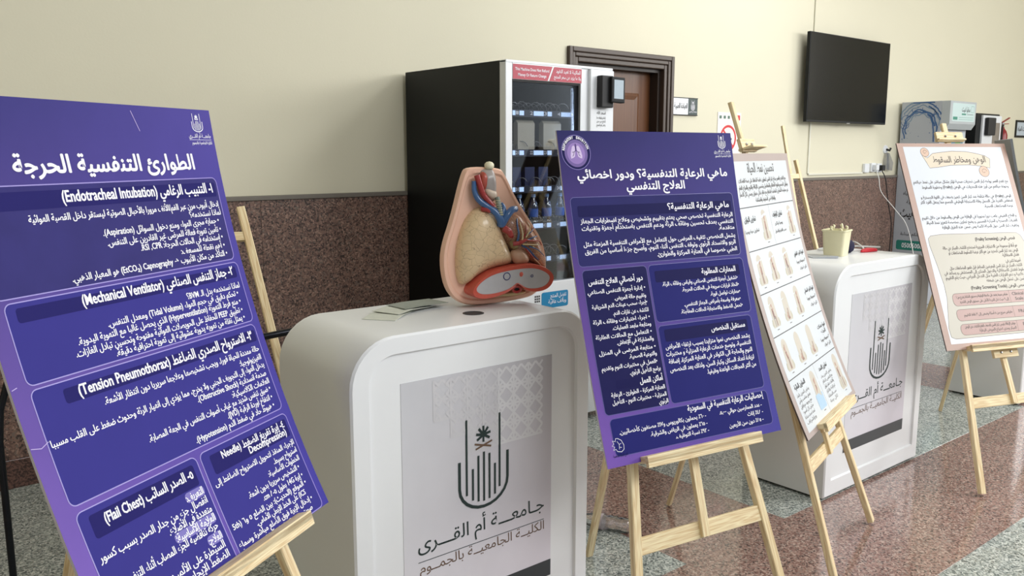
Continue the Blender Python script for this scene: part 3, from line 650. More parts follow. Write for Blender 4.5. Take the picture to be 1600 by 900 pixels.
lines(F, W, H, [('إدخال أنبوب مرن عبر الفم/الأنف مروراً بالأحبال الصوتية ليستقر داخل القصبة الهوائية', .952, .187, .230, bs_), ('لماذا نستخدمه؟', .952, .796, .250, bs_),
    ('• حماية مجرى الهواء ومنع دخول السوائل (Aspiration).', .933, .421, .269, bs_), ('• تأمين تهوية فعالة للمرضى غير القادرين على التنفس.', .933, .428, .290, bs_), ('• استخدامه في الحالات الحرجة: CPR, RSI.', .932, .55, .309, bs_),
    ('• أهم نقطة للمسعف:', .932, .716, .329, bs_), ('• التأكد من مكان الأنبوب → Capnography (EtCO₂) هو المعيار الذهبي.', .934, .275, .349, bs_),
    ('لماذا نستخدمه بدل الـ BVM؟', .951, .686, .430, bs_), ('• تحكم دقيق في حجم الهواء (Tidal Volume) ومعدل التنفس.', .933, .35, .448, bs_), ('• منع فرط التهوية (Hyperventilation) الذي يحصل غالباً مع التهوية اليدوية.', .933, .235, .468, bs_),
    ('• تطبيق PEEP للحفاظ على الحويصلات الهوائية مفتوحة وتحسين تبادل الغازات.', .930, .217, .489, bs_), ('• يمثل نقلة من تهوية يدوية عشوائية إلى تهوية احترافية دقيقة.', .930, .348, .508, bs_),
    ('حالة مهددة للحياة فوراً، ويجب تشخيصها وعلاجها سريرياً دون انتظار الأشعة.', .950, .257, .590, bs_), ('الفيزيولوجيا:', .947, .831, .611, bs_), ('يدخل الهواء إلى التجويف الجنبي ولا يخرج، مما يؤدي إلى انهيار الرئة وحدوث ضغط على القلب مسبباً', .948, .058, .631, bs_),
    ('صدمة انسدادية (Obstructive Shock).', .943, .591, .652, bs_), ('العلامات الكلاسيكية:', .945, .745, .672, bs_), ('• ضيق تنفس شديد مع غياب أصوات التنفس في الجهة المصابة.', .938, .359, .690, bs_), ('• انتفاخ أوردة الرقبة (JVD).', .932, .692, .711, bs_), ('• هبوط حاد في ضغط الدم (Hypotension).', .927, .527, .731, bs_),
    ('الإجراء المنقذ لتحويل الاسترواح الضاغط إلى', .952, .534, .832, bs_ * .95), ('استرواح بسيط.', .950, .816, .852, bs_ * .95), ('الخطوات الأساسية:', .946, .770, .872, bs_ * .95), ('• التشخيص سريرياً بدون أشعة.', .928, .647, .891, bs_ * .95), ('• إبرة 14G بطول ٥-٨ cm.', .928, .704, .912, bs_ * .95),
    ('• الموقع (الحديث): بين الضلع ٥ و٦ (5th', .929, .532, .931, bs_ * .95), ('ICS) على الخط الإبطي الأمامي.', .906, .632, .951, bs_ * .95), ('• إدخال الإبرة فوق الضلع مباشرة وسماع', .926, .526, .971, bs_ * .95), ('صوت خروج الهواء (Hissing)', .907, .643, .990, bs_ * .9),
    ('التعريف:', .480, .407, .831, .022), ('انفصال جزء من جدار الصدر بسبب كسور', .481, .070, .851, .022), ('متعددة في الأضلاع.', .483, .305, .872, .022), ('العلامة الأساسية:', .483, .320, .891, .022), ('حركة تناقضية للجزء المصاب أثناء التنفس.', .480, .110, .908, .022),
    ('العلاج:', .480, .424, .930, .022), ('السيطرة على الألم، دعم التنفس،', .477, .120, .949, .022), ('الضغط الإيجابي (CPAP).', .478, .19, .970, .022)])
for u0, u1, v in ((.405, .486, .826), (.315, .487, .886), (.42, .484, .925)): F.rrect('chip', u0 * W, u1 * W, (1 - v - .009) * H, (1 - v + .012) * H, .009, .0006)
emblem(F, 'logo', 'logo', .900 * W, (1 - .052) * H, .052 * W, .042 * H, .0006, .0014)
F.text('logo', 'جامعـــة أم القـــرى', .985 * W, .875 * W, (1 - .066) * H, .013, .0008, .006); F.line('logo', .875 * W, (1 - .071) * H, .985 * W, (1 - .071) * H, .0008, .0007); F.text('logo', 'الكلية الجامعية بالجموم', .985 * W, .885 * W, (1 - .081) * H, .009, .0008)
MK = {'fill': ('text_panel', FILL1), 'fillt': ('photo_panel', FILL1T), 'line': ('panel_outline', LINE1), 'head': ('heading_band', HEAD1), 'title': ('title_lettering', TXTW), 'heads': ('heading_lettering', TXTW), 'body': ('body_lettering', TXTW), 'chip': ('highlight_chip', mat('chip_ink', rgb(96, 84, 172), .4, noise=.03)), 'logo': ('logo', TXTW)}
# creases
CREASE = mat('crease_white', rgb(188, 170, 222), .5, noise=.1)
for pts in (((.002, .62), (.03, .625), (.055, .618)), ((.004, .515), (.02, .512)), ((.63, .012), (.655, .055))): F.path('crease', [(u * W, (1 - v) * H) for u, v in pts], .0014, .0008)
MK['crease'] = ('crease', CREASE)
F.done(MK, t1)
E1 = easel(B1, .075, (0.37, 2.42, 0), 'pine easel carrying the creased purple board in front of the first counter', clip=False, mast_top=1.6, bracket=False)

# --- second purple board
B2 = Board((2.054, 1.582, 0.657, -9.2, 16.417, 0.02), .7, 1.0)
t2 = board_thing(B2, 'purple board with round lungs badge standing between the two counters')
INK2 = uvgrad('purple_print_two', rgb(27, 26, 86), rgb(52, 46, 116), rgb(120, 86, 172), rgb(66, 62, 146), .3, .05)
B2.panel(t2, 'printed_face', INK2)
FILL2 = mat('navy_panel_ink', rgb(34, 35, 106), .55, spec=.08, noise=.08, nscale=9); HEAD2 = mat('deep_navy_ink', rgb(23, 22, 76), .55, spec=.08, noise=.06, nscale=9); LINE2 = mat('blue_line_ink', rgb(84, 80, 150), .35, noise=.03)
FILL2T = mat('navy_photo_ink', rgb(42, 41, 98), .55, spec=.08, noise=.2, nscale=12)
DEEP2 = mat('dark_column_ink', rgb(27, 26, 78), .55, spec=.08, noise=.15, nscale=10)
F = B2.flat()
box(F, W, H, .028, .962, .202, .411, fill='fillt', lw=.0016); box(F, W, H, .038, .384, .422, .852, fill='deep', lw=.0016); box(F, W, H, .394, .966, .422, .602, lw=.0016); box(F, W, H, .394, .955, .613, .853, lw=.0016); box(F, W, H, .052, .960, .864, .972, lw=.0016)
for u0, u1, v0, v1 in ((.060, .945, .228, .262), (.055, .370, .446, .474), (.425, .935, .442, .478), (.425, .925, .626, .664), (.12, .375, .756, .782)): F.rrect('head', u0 * W, u1 * W, (1 - v1) * H, (1 - v0) * H, .005, .0006)
F.text('title', 'ماهي الرعاية التنفسية؟ ودور اخصائي', .945 * W, .080 * W, (1 - .145) * H, .036, .0009, .010, 4, FAT); F.text('title', 'العلاج التنفسي', .672 * W, .336 * W, (1 - .183) * H, .036, .0009, .010, 4, FAT)
lines(F, W, H, [('ماهي الرعاية التنفسية؟', .929, .554, .250, .028, 'heads'), ('دور أخصائي العلاج التنفس', .353, .062, .466, .023, 'heads'), ('المهارات المطلوبة', .910, .699, .464, .024, 'heads'), ('مستقبل التخصص', .908, .698, .650, .024, 'heads'), ('أماكن العمل', .370, .245, .776, .023, 'heads'), ('إحصائيات الرعاية التنفسية في السعودية', .932, .473, .884, .025, 'heads')])
s2 = .0195; s3 = .0172
lines(F, W, H, [('الرعاية التنفسية تخصص صحي يهتم بتقييم وتشخيص وعلاج اضطرابات الجهاز', .945, .066, .281, s2), ('التنفسي بهدف تحسين وظائف الرئة ودعم التنفس باستخدام أجهزة وتقنيات', .943, .068, .303, s2), ('متقدمة.', .945, .846, .324, s2), ('يشمل التخصص تثقيف المرضى حول التعامل مع الأمراض التنفسية المزمنة مثل', .942, .066, .351, s2), ('الربو والانسداد الرئوي وتوقف التنفس أثناء النوم، وأصبح جزءا أساسيا من الفريق', .939, .068, .373, s2), ('الطبي خصوصاً في العناية المركزة والطوارئ.', .941, .456, .396, s2),
    ('• إدارة أجهزة التنفس الصناعي', .36, .051, .494, s3), ('وتقييم حالة المريض.', .357, .185, .518, s3), ('•إجراء سحب عينات الدم الشريانية', .358, .062, .539, s3), ('للكشف عن غازات الدم.', .358, .166, .563, s3), ('• اجراء اختبارات وظائف الرئة', .359, .055, .585, s3), ('ومتابعة مابعد العمليات.', .359, .150, .607, s3), ('• التعامل مع الحالات الطارئة', .356, .056, .630, s3), ('والمشاركة في الإنعاش.', .359, .160, .652, s3), ('• متابعة المرضى في المنزل', .363, .059, .677, s3), ('والتوعية الصحية.', .362, .212, .698, s3), ('•العمل في مختبرات النوم وتقديم', .358, .059, .722, s3), ('برامج التأهيل الرئوي.', .368, .200, .745, s3), ('العناية المركزة - الطوارئ - الرعاية', .373, .084, .802, s3), ('المنزلية - مختبرات النوم - التأهيل', .374, .083, .824, s3), ('الرئوي', .377, .326, .845, s3),
    ('•تشغيل أجهزة التنفس الصناعي وقياس وظائف الرئة.', .915, .458, .491, s3), ('•اتخاذ قرارات سريعة في الحالات الحرجة.', .915, .567, .514, s3), ('•مهارات تواصل قوية.', .916, .730, .537, s3), ('•معرفة واسعة بأمراض الجهاز التنفسي.', .912, .564, .561, s3), ('•تحمل الضغط والاستجابة للحالات المفاجئة.', .917, .539, .583, s3),
    ('يشهد التخصص نموا متزايدا بسبب ارتفاع الأمراض', .925, .417, .686, s2), ('التنفسية، وتوسع خدمات الرعاية المنزلية و مختبرات', .925, .413, .708, s2), ('النوم والحاجة الى الكوادر في العناية المركزة. إضافة', .924, .420, .732, s2), ('لزيادة أعداد السكان وكبار السن، ولذلك يعد التخصص', .926, .419, .757, s2), ('من أكثر المجالات الواعدة وظيفيا.', .930, .627, .781, s2),
    ('- عدد الممارسين حوالي ٥,٠٠٠.', .912, .649, .912, s3), ('- ٤٨٪ إناث', .911, .813, .934, s3), ('- ٨٥٪ دون سن الأربعين', .903, .691, .958, s3), ('- ٦٠٪ يحملون بكالوريوس و١٧٪ مصنفون كأخصائيين.', .569, .09, .911, s3), ('- ٦٥٪ يعملون في الرياض والشرقية.', .568, .248, .934, s3), ('- ٩٢٪ نسبة التوظيف.', .569, .378, .956, s3)])
emblem(F, 'logo', 'logo', .912 * W, (1 - .052) * H, .045 * W, .044 * H, .0006, .0014)
F.text('logo', 'جامعـــة أم القـــرى', .985 * W, .880 * W, (1 - .066) * H, .013, .0008, .006); F.line('logo', .880 * W, (1 - .071) * H, .985 * W, (1 - .071) * H, .0008, .0007); F.text('logo', 'الكلية الجامعية بالجموم', .985 * W, .885 * W, (1 - .081) * H, .009, .0008)
# round badge with lungs
cx, cy, rr = .088 * W, (1 - .066) * H, .052
F.disc('badge', cx, cy, rr, rr, .0004, 40); F.disc('glow1', cx, cy - .003, rr * .80, rr * .80, .0005, 36); F.disc('glow2', cx, cy - .003, rr * .62, rr * .62, .0006, 36)
F.path('ring', [(cx + rr * math.cos(2 * PI * k / 48), cy + rr * math.sin(2 * PI * k / 48)) for k in range(48)], .0014, .0007, True)
for word, a0, a1 in (('RESPIRATORY', 172, 98), ('EXHIBITION', 84, 14)):
    for i, chv in enumerate(word):
        a = R(a0 + (a1 - a0) * (i + .5) / len(word)); vs, fs, wd = glyphs(chv, .03, 2); sz = .0115
        m = F.mb('badgetext'); b = len(m.v); tx, ty = math.sin(a), -math.cos(a)
        for x, y in vs:
            x = (x - wd / 2) * sz * .8; y = y * sz
            r0 = rr * .80 + y; m.v.append(F.F(cx + math.cos(a) * r0 + tx * x, cy + math.sin(a) * r0 + ty * x, .0009))
        m.f += [tuple(b + i2 for i2 in f) for f in fs]
for sg in (-1, 1):
    pts = [(.003, .017), (.008, .021), (.013, .017), (.018, .004), (.021, -.010), (.020, -.019), (.013, -.017), (.006, -.013), (.004, -.003)]
    F.poly('lung', [(cx + sg * x, cy + y) for x, y in pts][::sg], .0008)
    for q in (((.0, .006), (.007, .001), (.010, -.008)), ((.007, .001), (.014, .0)), ((.010, -.008), (.014, -.012))): F.path('bronchi', [(cx + sg * x, cy + y) for x, y in q], .0016, .0009)
F.path('bronchi', [(cx, cy + .026), (cx, cy + .006)], .0026, .0009)
# small outlined organ drawing in the bottom corner
ix, iy = .072 * W, (1 - .940) * H
F.path('icon', [(ix + x, iy + y) for x, y in ((-.006, -.017), (.008, -.020), (.018, -.014), (.020, -.002), (.014, .012), (.003, .019), (-.005, .020), (-.008, .012), (-.018, .015), (-.014, .006), (-.022, .001), (-.013, -.003), (-.020, -.012), (-.010, -.010))], .0016, .0008, True)
for q in (((-.002, .012), (.004, .002), (.002, -.012)), ((.004, .002), (.012, .004)), ((.003, -.006), (.011, -.008))): F.path('icon', [(ix + x, iy + y) for x, y in q], .0012, .0008)
F.text('dark', 'نادي الرعاية التنفسية', ix + .028, ix - .024, iy - .032, .011, .0008)
MK.update({'fill': ('text_panel', FILL2), 'fillt': ('photo_panel', FILL2T), 'deep': ('dark_column', DEEP2), 'line': ('panel_outline', LINE2), 'head': ('heading_band', HEAD2), 'badge': ('badge_disc', HEAD2), 'glow1': ('badge_halo', mat('badge_purple', rgb(92, 64, 140), .3, noise=.1)), 'glow2': ('badge_halo', mat('badge_lilac', rgb(132, 100, 172), .3, noise=.1)), 'ring': ('badge_ring', LINE1), 'badgetext': ('badge_lettering', TXTW), 'lung': ('lung_drawing', mat('lung_lilac', rgb(196, 176, 214), .4, noise=.12, nscale=200)), 'bronchi': ('bronchi_drawing', HEAD2), 'icon': ('organ_drawing', TXTW), 'dark': ('small_lettering', HEAD2)})
F.done(MK, t2)
E2 = easel(B2, .055, (2.234, 2.235, 0), 'pine easel carrying the purple board with the round lungs badge', clip=False, mast_top=1.6, bracket=False)

# --- third board: exercise chart
B3 = Board((3.035, 1.701, 0.541, 16.85, 18.62, 0.036), .744, 1.063)
W3, H3 = .744, 1.063
t3 = board_thing(B3, 'white exercise chart board with small figures and a taupe border')
TAUPE = mat('taupe_border_ink', rgb(166, 150, 144), .4, noise=.04); PAPER = mat('white_poster_ink', rgb(203, 208, 212), .35, noise=.015)
B3.panel(t3, 'printed_face', TAUPE, edge=mat('brown_board_edge', rgb(92, 78, 72), .6, noise=.1))
F = B3.flat(); F.rrect('paper', .05 * W3, .95 * W3, (1 - .983) * H3, (1 - .028) * H3, .002, .0003, 1, 12)
for v in (.190, .342, .494, .646, .800): F.line('rule', .05 * W3, (1 - v) * H3, .95 * W3, (1 - v) * H3, .0035, .0005)
F.line('thin', .49 * W3, (1 - .192) * H3, .49 * W3, (1 - .340) * H3, .0018, .0005, 3); F.line('thin', .475 * W3, (1 - .802) * H3, .475 * W3, (1 - .980) * H3, .0018, .0005, 3)
F.text('title', 'تحسين نمط الحياة', .70 * W3, .26 * W3, (1 - .068) * H3, .050, .0008, .022)
lines(F, W3, H3, [('مع التقدم بالعمر يحتاج كبار السن لتمارين خاصة للحفاظ على صحة العضلات', .89, .10, .103, .022, 'small'), ('وتوازن الجسم وتقوية العظام والمفاصل وتحسين اللياقة والنوم والمزاج العام', .91, .09, .127, .022, 'small'), ('عبر ممارسة التمارين المناسبة بانتظام مع نظام غذائي متوازن وصحي لكل الأعمار', .90, .08, .150, .022, 'small'), ('والوقاية من السقوط والهشاشة', .64, .31, .175, .022, 'small'),
    ('تمارين التوازن', .25, .075, .240, .028, 'title'), ('تمارين الوقوف', .70, .53, .238, .028, 'title'), ('تمارين مرة يوميا', .27, .06, .279, .018, 'small'), ('يوميا وتكرر', .68, .54, .270, .018, 'small'), ('حسب القدرة والتحمل', .72, .52, .299, .018, 'small'),
    ('تقوية الجزء العلوي', .93, .745, .404, .022, 'title'), ('٣ مجموعات يوميا', .93, .76, .435, .018, 'small'), ('تكرر ١٠ مرات', .92, .79, .462, .018, 'small'), ('تقوية الجزء السفلي', .93, .745, .552, .022, 'title'), ('٣ مجموعات يوميا', .93, .76, .583, .018, 'small'), ('تكرر ١٠ مرات', .92, .79, .610, .018, 'small'),
    ('تقوية عضلات', .93, .77, .702, .022, 'title'), ('الجذع', .90, .81, .725, .022, 'title'), ('٣ مجموعات يوميا', .93, .76, .752, .018, 'small'), ('تكرر ١٠ مرات', .92, .79, .775, .018, 'small'), ('تمارين التمدد', .70, .54, .838, .024, 'title'), ('التمارين المائية', .27, .09, .838, .024, 'title')])
for k in range(6): F.text('small', ('يمارس التمرين ببطء', 'مع التنفس بانتظام', 'والثبات عشر ثوان', 'ثم الراحة والتكرار', 'حسب الاستطاعة', 'لكل جهة')[k], (.74 - .012 * k) * W3, .53 * W3, (1 - .864 - k * .019) * H3, .017, .0008); F.text('small', ('يمارس التمرين بالماء', 'بعمق مناسب وآمن', 'مع وجود مرافق', 'مرتين كل أسبوع', 'لمدة نصف ساعة', 'وبإشراف')[k], (.29 - .01 * k) * W3, .08 * W3, (1 - .864 - k * .019) * H3, .017, .0008)
FIG = [0]
def figure(F, cu, v0, v1, W, H, pose, wd=.085):
    FIG[0] += 1; sfx = '@%d' % FIG[0]; fl_l = [.0008]
    cx = cu * W; yb, yt = (1 - v1) * H, (1 - v0) * H; h = yt - yb; w2 = wd * W / 2
    F.poly('arch', [(cx - w2, yb)] + [(cx + w2, yb)] + [(cx + w2 * math.cos(R(a)), yt - w2 + w2 * math.sin(R(a))) for a in range(0, 181, 20)], .0005)
    for sx in (-1, 1): F.poly('leafp', [(cx + sx * w2 * 1.1, yb), (cx + sx * w2 * .75, yb + h * .22), (cx + sx * w2 * 1.25, yb + h * .30), (cx + sx * w2 * 1.5, yb + h * .12)][::sx], .0006)
    g = lambda x, y: (cx + x * h * .5, yb + y * h)
    def limb(key, *p, w_=.0085): fl_l[0] += .00003; F.path(key + sfx, [g(*q) for q in p], w_, fl_l[0])
    if pose == 0:      # standing, one arm up
        limb('cloth', (-.10, .06), (-.05, .38)); limb('cloth', (.08, .06), (.02, .38)); limb('top', (0, .36), (0, .62), w_=.016); limb('skin', (0, .60), (.14, .80)); limb('skin', (-.03, .60), (-.13, .42)); F.disc('skin' + sfx, *g(0, .72), h * .05, h * .06, .0012, 12)
    elif pose == 1:    # bending to the side
        limb('cloth', (-.06, .06), (-.02, .40)); limb('cloth', (.10, .06), (.04, .40)); limb('top', (0, .38), (-.10, .60), w_=.016); limb('skin', (-.10, .60), (-.02, .82)); limb('skin', (-.06, .56), (.10, .44)); F.disc('skin' + sfx, *g(-.17, .70), h * .05, h * .06, .0012, 12)
    elif pose == 2:    # seated on a chair
        limb('chair', (-.18, .04), (-.18, .62), w_=.004); limb('chair', (-.18, .30), (.10, .30), w_=.004); limb('chair', (.10, .04), (.10, .30), w_=.004); limb('cloth', (-.10, .34), (.14, .34), (.16, .06)); limb('top', (-.10, .34), (-.10, .60), w_=.016); limb('skin', (-.08, .56), (.12, .62)); F.disc('skin' + sfx, *g(-.10, .71), h * .05, h * .06, .0012, 12)
    else:              # lying on the floor, leg raised
        limb('cloth', (.02, .10), (.12, .42)); limb('cloth', (.02, .10), (.22, .10)); limb('top', (-.16, .12), (.02, .12), w_=.014); limb('skin', (-.14, .12), (-.10, .30)); F.disc('skin' + sfx, *g(-.22, .16), h * .05, h * .05, .0012, 12)
    F.line('small', cx - .012, yb - .008, cx + .012, yb - .008, .003, .0006)
for cu, v0, v1, p in ((.38, .205, .318, 0), (.835, .205, .318, 1), (.155, .358, .468, 0), (.355, .358, .468, 1), (.590, .358, .468, 2), (.160, .508, .620, 2), (.375, .508, .620, 3), (.595, .508, .620, 0), (.160, .662, .776, 1), (.375, .662, .776, 3), (.595, .662, .776, 3), (.86, .815, .955, 2), (.40, .815, .955, 0)): figure(F, cu, v0, v1, W3, H3, p)
F.rrect('water', .34 * W3, .46 * W3, (1 - .955) * H3, (1 - .900) * H3, .008, .00095, 3, 2)
MK3 = {'paper': ('chart_paper', PAPER), 'rule': ('row_rule', INK), 'thin': ('column_rule', mat('grey_ink', rgb(120, 118, 118), .5, noise=.05)), 'title': ('heading_lettering', INK), 'small': ('body_lettering', mat('soft_grey_ink', rgb(88, 84, 82), .5, noise=.05)), 'arch': ('arch_shape', mat('cream_arch_ink', rgb(190, 182, 168), .4, noise=.03)), 'leafp': ('leaf_shape', mat('olive_ink', rgb(178, 172, 150), .4, noise=.05)), 'cloth': ('figure_trousers', mat('brown_figure_ink', rgb(140, 112, 98), .4, noise=.05)), 'top': ('figure_top', mat('maroon_figure_ink', rgb(128, 84, 74), .4, noise=.05)), 'skin': ('figure_skin', mat('skin_ink', rgb(178, 140, 122), .4, noise=.03)), 'chair': ('drawn_chair', mat('grey_ink', rgb(120, 118, 118), .5)), 'water': ('water_drawing', mat('pale_blue_ink', rgb(160, 190, 214), .4, noise=.05))}
F.done(MK3, t3)
E3 = easel(B3, .069, (2.855, 2.36, 0), 'pine easel carrying the white exercise chart board')

# --- fourth board: large white text board
B4 = Board((4.411, 1.618, .632, -20.835, 23.148, .001), .7, 1.05)
W4, H4 = .7, 1.05
t4 = board_thing(B4, 'white text board with rose-brown border and scroll-shaped title')
ROSE = mat('rose_border_ink', rgb(172, 142, 128), .4, noise=.04); PAPER4 = mat('blue_white_ink', rgb(206, 210, 217), .3, noise=.015)
B4.panel(t4, 'printed_face', ROSE, edge=mat('dark_board_edge', rgb(70, 56, 52), .6, noise=.1))
F = B4.flat(); F.rrect('paper', .05 * W4, .955 * W4, (1 - .972) * H4, (1 - .018) * H4, .002, .0003, 1, 3)
sc_pts = [(.200, .062), (.245, .075), (.30, .052), (.349, .048), (.48, .040), (.617, .043), (.70, .052), (.779, .064), (.818, .080), (.800, .128), (.72, .118), (.606, .111), (.437, .113), (.33, .122), (.245, .126), (.225, .095)]
F.poly('scroll', [(u * W4, (1 - v) * H4) for u, v in reversed(sc_pts)], .0005); F.path('ink', [(u * W4, (1 - v) * H4) for u, v in sc_pts], .0022, .0007, True)
for u, v, r in ((.232, .046, .026), (.735, .146, .032)):
    F.disc('curl', u * W4, (1 - v) * H4, r, r * .9, .0008, 24); F.path('ink', [(u * W4 + r * math.cos(2 * PI * k / 24), (1 - v) * H4 + r * .9 * math.sin(2 * PI * k / 24)) for k in range(24)], .002, .001, True)
    F.path('ink', [(u * W4 + r * (.6 - .05 * k) * math.cos(k * .7), (1 - v) * H4 + r * (.55 - .05 * k) * math.sin(k * .7)) for k in range(10)], .002, .001)
F.text('head', 'الوهن ومخاطر السقوط', .775 * W4, .287 * W4, (1 - .098) * H4, .048, .0010, .012, 3)
lines(F, W4, H4, [('مع تقدم العمر يواجه كبار السن تحديات صحية تؤثر بشكل مباشر على نمط حياتهم', .935, .065, .203, .022, 'small'), ('وجودة حياتهم من أبرز هذه التحديات هي الوهن (Frailty) وخطورة السقوط', .926, .13, .230, .022, 'small'), ('الوهن (Frailty) هي حالة شائعة عند كبار السن تتميز بضعف في القوة الجسدية و', .927, .099, .280, .022, 'small'), ('انخفاض القدرة على التحمل وقلة الاستجابة الوظيفي للجسم مما يجعل الفرد أكثر', .93, .084, .304, .022, 'small'), ('عرضة للمضاعفات الصحية.', .922, .652, .330, .022, 'small'),
    ('و العلاج الطبيعي يلعب دوراً محورياً في الوقاية من الوهن والسقوط من خلال تقييم', .927, .065, .380, .022, 'small'), ('القدرات الجسدية و الحركية للمسنين و وضع تمارين مخصصة لتعزيز نمط الحياة.', .923, .091, .405, .022, 'small'), ('وتثقيف كبار السن حول الحركة الآمنة ومن ضمن هذه الطرق الوقاية', .926, .221, .430, .022, 'small')])
bx = [(.10, .462), (.20, .456), (.88, .460), (.915, .475), (.945, .52), (.945, .90), (.93, .945), (.10, .950), (.066, .940), (.062, .90), (.110, .76), (.113, .695), (.095, .60), (.073, .51), (.075, .475)]
F.poly('box', [(u * W4, (1 - v) * H4) for u, v in reversed(bx)], .0005); F.path('ink', [(u * W4, (1 - v) * H4) for u, v in bx], .002, .0007, True)
lines(F, W4, H4, [('فحص الوهن (Frailty Screening)', .854, .488, .494, .023, 'head'), ('هو أداة أو مجموعة من الاختبارات السريرية تستخدم للكشف المبكر عن حالة', .859, .180, .531, .022, 'dark'), ('الوهن عند كبار السن لتحديد من هم أكثر عرضة للسقوط المضاعفات أو', .853, .220, .555, .022, 'dark'), ('فقدان الاستقلالية', .851, .699, .577, .022, 'dark'), ('أهميتها تكمن في:', .854, .711, .606, .022, 'dark'), ('الكشف المبكر عن كبار السن المعرضين للمخاطر قبل ظهور المضاعفات مثل', .855, .198, .628, .022, 'dark'), ('السقوط لفقدان الاستقلالية والدخول المتكرر إلى المستشفى و يساعد في', .89, .140, .650, .022, 'dark'), ('خطة علاجية و دعم القرارات الطبية مثل التدخل الجراحي حيث يتم التقييم', .90, .142, .672, .022, 'dark'), ('كبار السن على تحمل الوهن من ضعفه', .90, .495, .695, .022, 'dark'), ('أدوات فحص الوهن (Frailty Screening Tools)', .93, .34, .727, .023, 'head')])
for v0, v1, u0 in ((.742, .800, .157), (.817, .870, .158), (.886, .936, .162)):
    F.rrect('row', u0 * W4, .93 * W4, (1 - v1) * H4, (1 - v0) * H4, .022, .0007); F.frame('ink', u0 * W4, .93 * W4, (1 - v1) * H4, (1 - v0) * H4, .022, .0018, .0009, 5, 3); F.line('ink', .665 * W4, (1 - v0) * H4, .665 * W4, (1 - v1) * H4, .0015, .0009)
lines(F, W4, H4, [('مقياس بسيط يعتمد على ملاحظة الوظيفة و مستوى النشاط يتدرج من ١', .65, .19, .764, .018, 'dark'), ('إلى ٩ حيث تدل الدرجة الأعلى على مستوى الوهن الشديد', .65, .21, .787, .018, 'dark'), ('مقياس سريع من ٥ أسئلة ونسعى إلى ٣ نقاط للتقييم', .65, .22, .849, .018, 'dark'), ('مؤشر الإعاقة يقيس كبار السن للضعف العام للكشف عن الوهن', .65, .20, .904, .018, 'dark'), ('المبكر ومدى احتياج المريض للرعاية', .65, .32, .925, .018, 'dark'), ('Clinical Frailty', .90, .69, .766, .022, 'dark'), ('Scale (CFS)', .88, .71, .790, .022, 'dark'), ('FRAIL Scale', .90, .71, .850, .022, 'dark'), ('Edmonton', .90, .72, .912, .022, 'dark')])
MK4 = dict(MK3); MK4.update({'paper': ('poster_paper', PAPER4), 'scroll': ('title_scroll', mat('cream_scroll_ink', rgb(208, 194, 172), .4, noise=.03)), 'curl': ('scroll_curl', mat('peach_ink', rgb(204, 172, 150), .4, noise=.04)), 'ink': ('outline', mat('brown_outline_ink', rgb(104, 88, 78), .5, noise=.05)), 'head': ('heading_lettering', mat('dark_brown_ink', rgb(62, 50, 44), .5, noise=.05)), 'box': ('text_panel', mat('greige_ink', rgb(188, 182, 168), .4, noise=.02)), 'row': ('table_row', mat('dusty_pink_ink', rgb(176, 142, 134), .4, noise=.03)), 'dark': ('body_lettering', mat('mid_brown_ink', rgb(84, 74, 68), .5, noise=.05))})
F.done(MK4, t4)
E4 = easel(B4, .036, (4.79, 2.32, 0), 'pine easel carrying the white text board with scroll title')

# --- fifth board, seen edge-on, and its easel
B5 = Board((5.30, 1.775, .687, 27.5, 15, .012), .68, .97)
t5 = board_thing(B5, 'grey-backed board seen edge-on at the right frame edge')
B5.panel(t5, 'printed_face', PAPER, thick=.012, edge=mat('grey_board_back', rgb(122, 126, 130), .5, noise=.05))
E5 = easel(B5, .048, (5.22, 2.24, 0), 'pine easel behind the edge-on board near the right frame edge', clip=False, mast_top=1.55)
# --- empty easels behind the counters
EA = Board((1.015, 2.618, .0001, -16.9, 26.5, 0), .7, 1.0)
easel(EA, .0, (0.80, 3.62, 0), 'empty pine easel leaning behind the first counter, beside the creased purple board', clip=False, ledge=False, S=1.5, mast_top=1.6)
EB = Board((5.546, 3.225, .0001, 1.5, 13.2, 0), .7, 1.0)
easel(EB, .0, (5.52, 4.28, 0), 'empty pine easel standing by the wall behind the second counter', clip=False, ledge=False, S=1.54, mast_top=1.79)

# ------------------------------------------------------------------ anatomical chest model
MO = V((1.715, 2.165, CH)); ma = R(-13); mU = V((math.cos(ma), math.sin(ma), 0)); mN = V((math.sin(ma), -math.cos(ma), 0)); mZ = V((0, 0, 1))
def A(px, py, d=0): return MO + mU * ((px - 370) * .00067) + mZ * ((812 - py) * .0006) + mN * d
am = thing('chest_model', 'anatomical chest model with cut-open lungs standing on the first counter', 'anatomical model', tuple(MO))
def smooth_loop(pts, it=2):
    for _ in range(it):
        q = []
        for i in range(len(pts)):
            a, b_ = pts[i], pts[(i + 1) % len(pts)]; q += [(a[0] * .75 + b_[0] * .25, a[1] * .75 + b_[1] * .25), (a[0] * .25 + b_[0] * .75, a[1] * .25 + b_[1] * .75)]
        pts = q
    return pts
FLESH = mat('flesh_plastic', rgb(238, 192, 168), .35, noise=.05, nscale=14, coat=.2)
out = smooth_loop([(232, 74), (392, 80), (420, 112), (478, 240), (560, 370), (628, 480), (652, 600), (640, 710), (585, 782), (480, 800), (270, 812), (180, 792), (118, 720), (94, 600), (100, 490), (150, 340), (205, 110)], 2)
cxm, cym = 375, 480
ins = lambda pts, k: [(cxm + (x - cxm) * k, cym + (y - cym) * k) for x, y in pts]
m = MB(); L = lambda pts, d: [A(x, y, d) for x, y in reversed(pts)]
m.loops([L(ins(out, .97), -.022), L(out, -.017), L(out, .004), L(ins(out, .98), .010), L(ins(out, .93), .010), L(ins(out, .90), .004)]); m.build('backplate', FLESH, am, smooth=True)
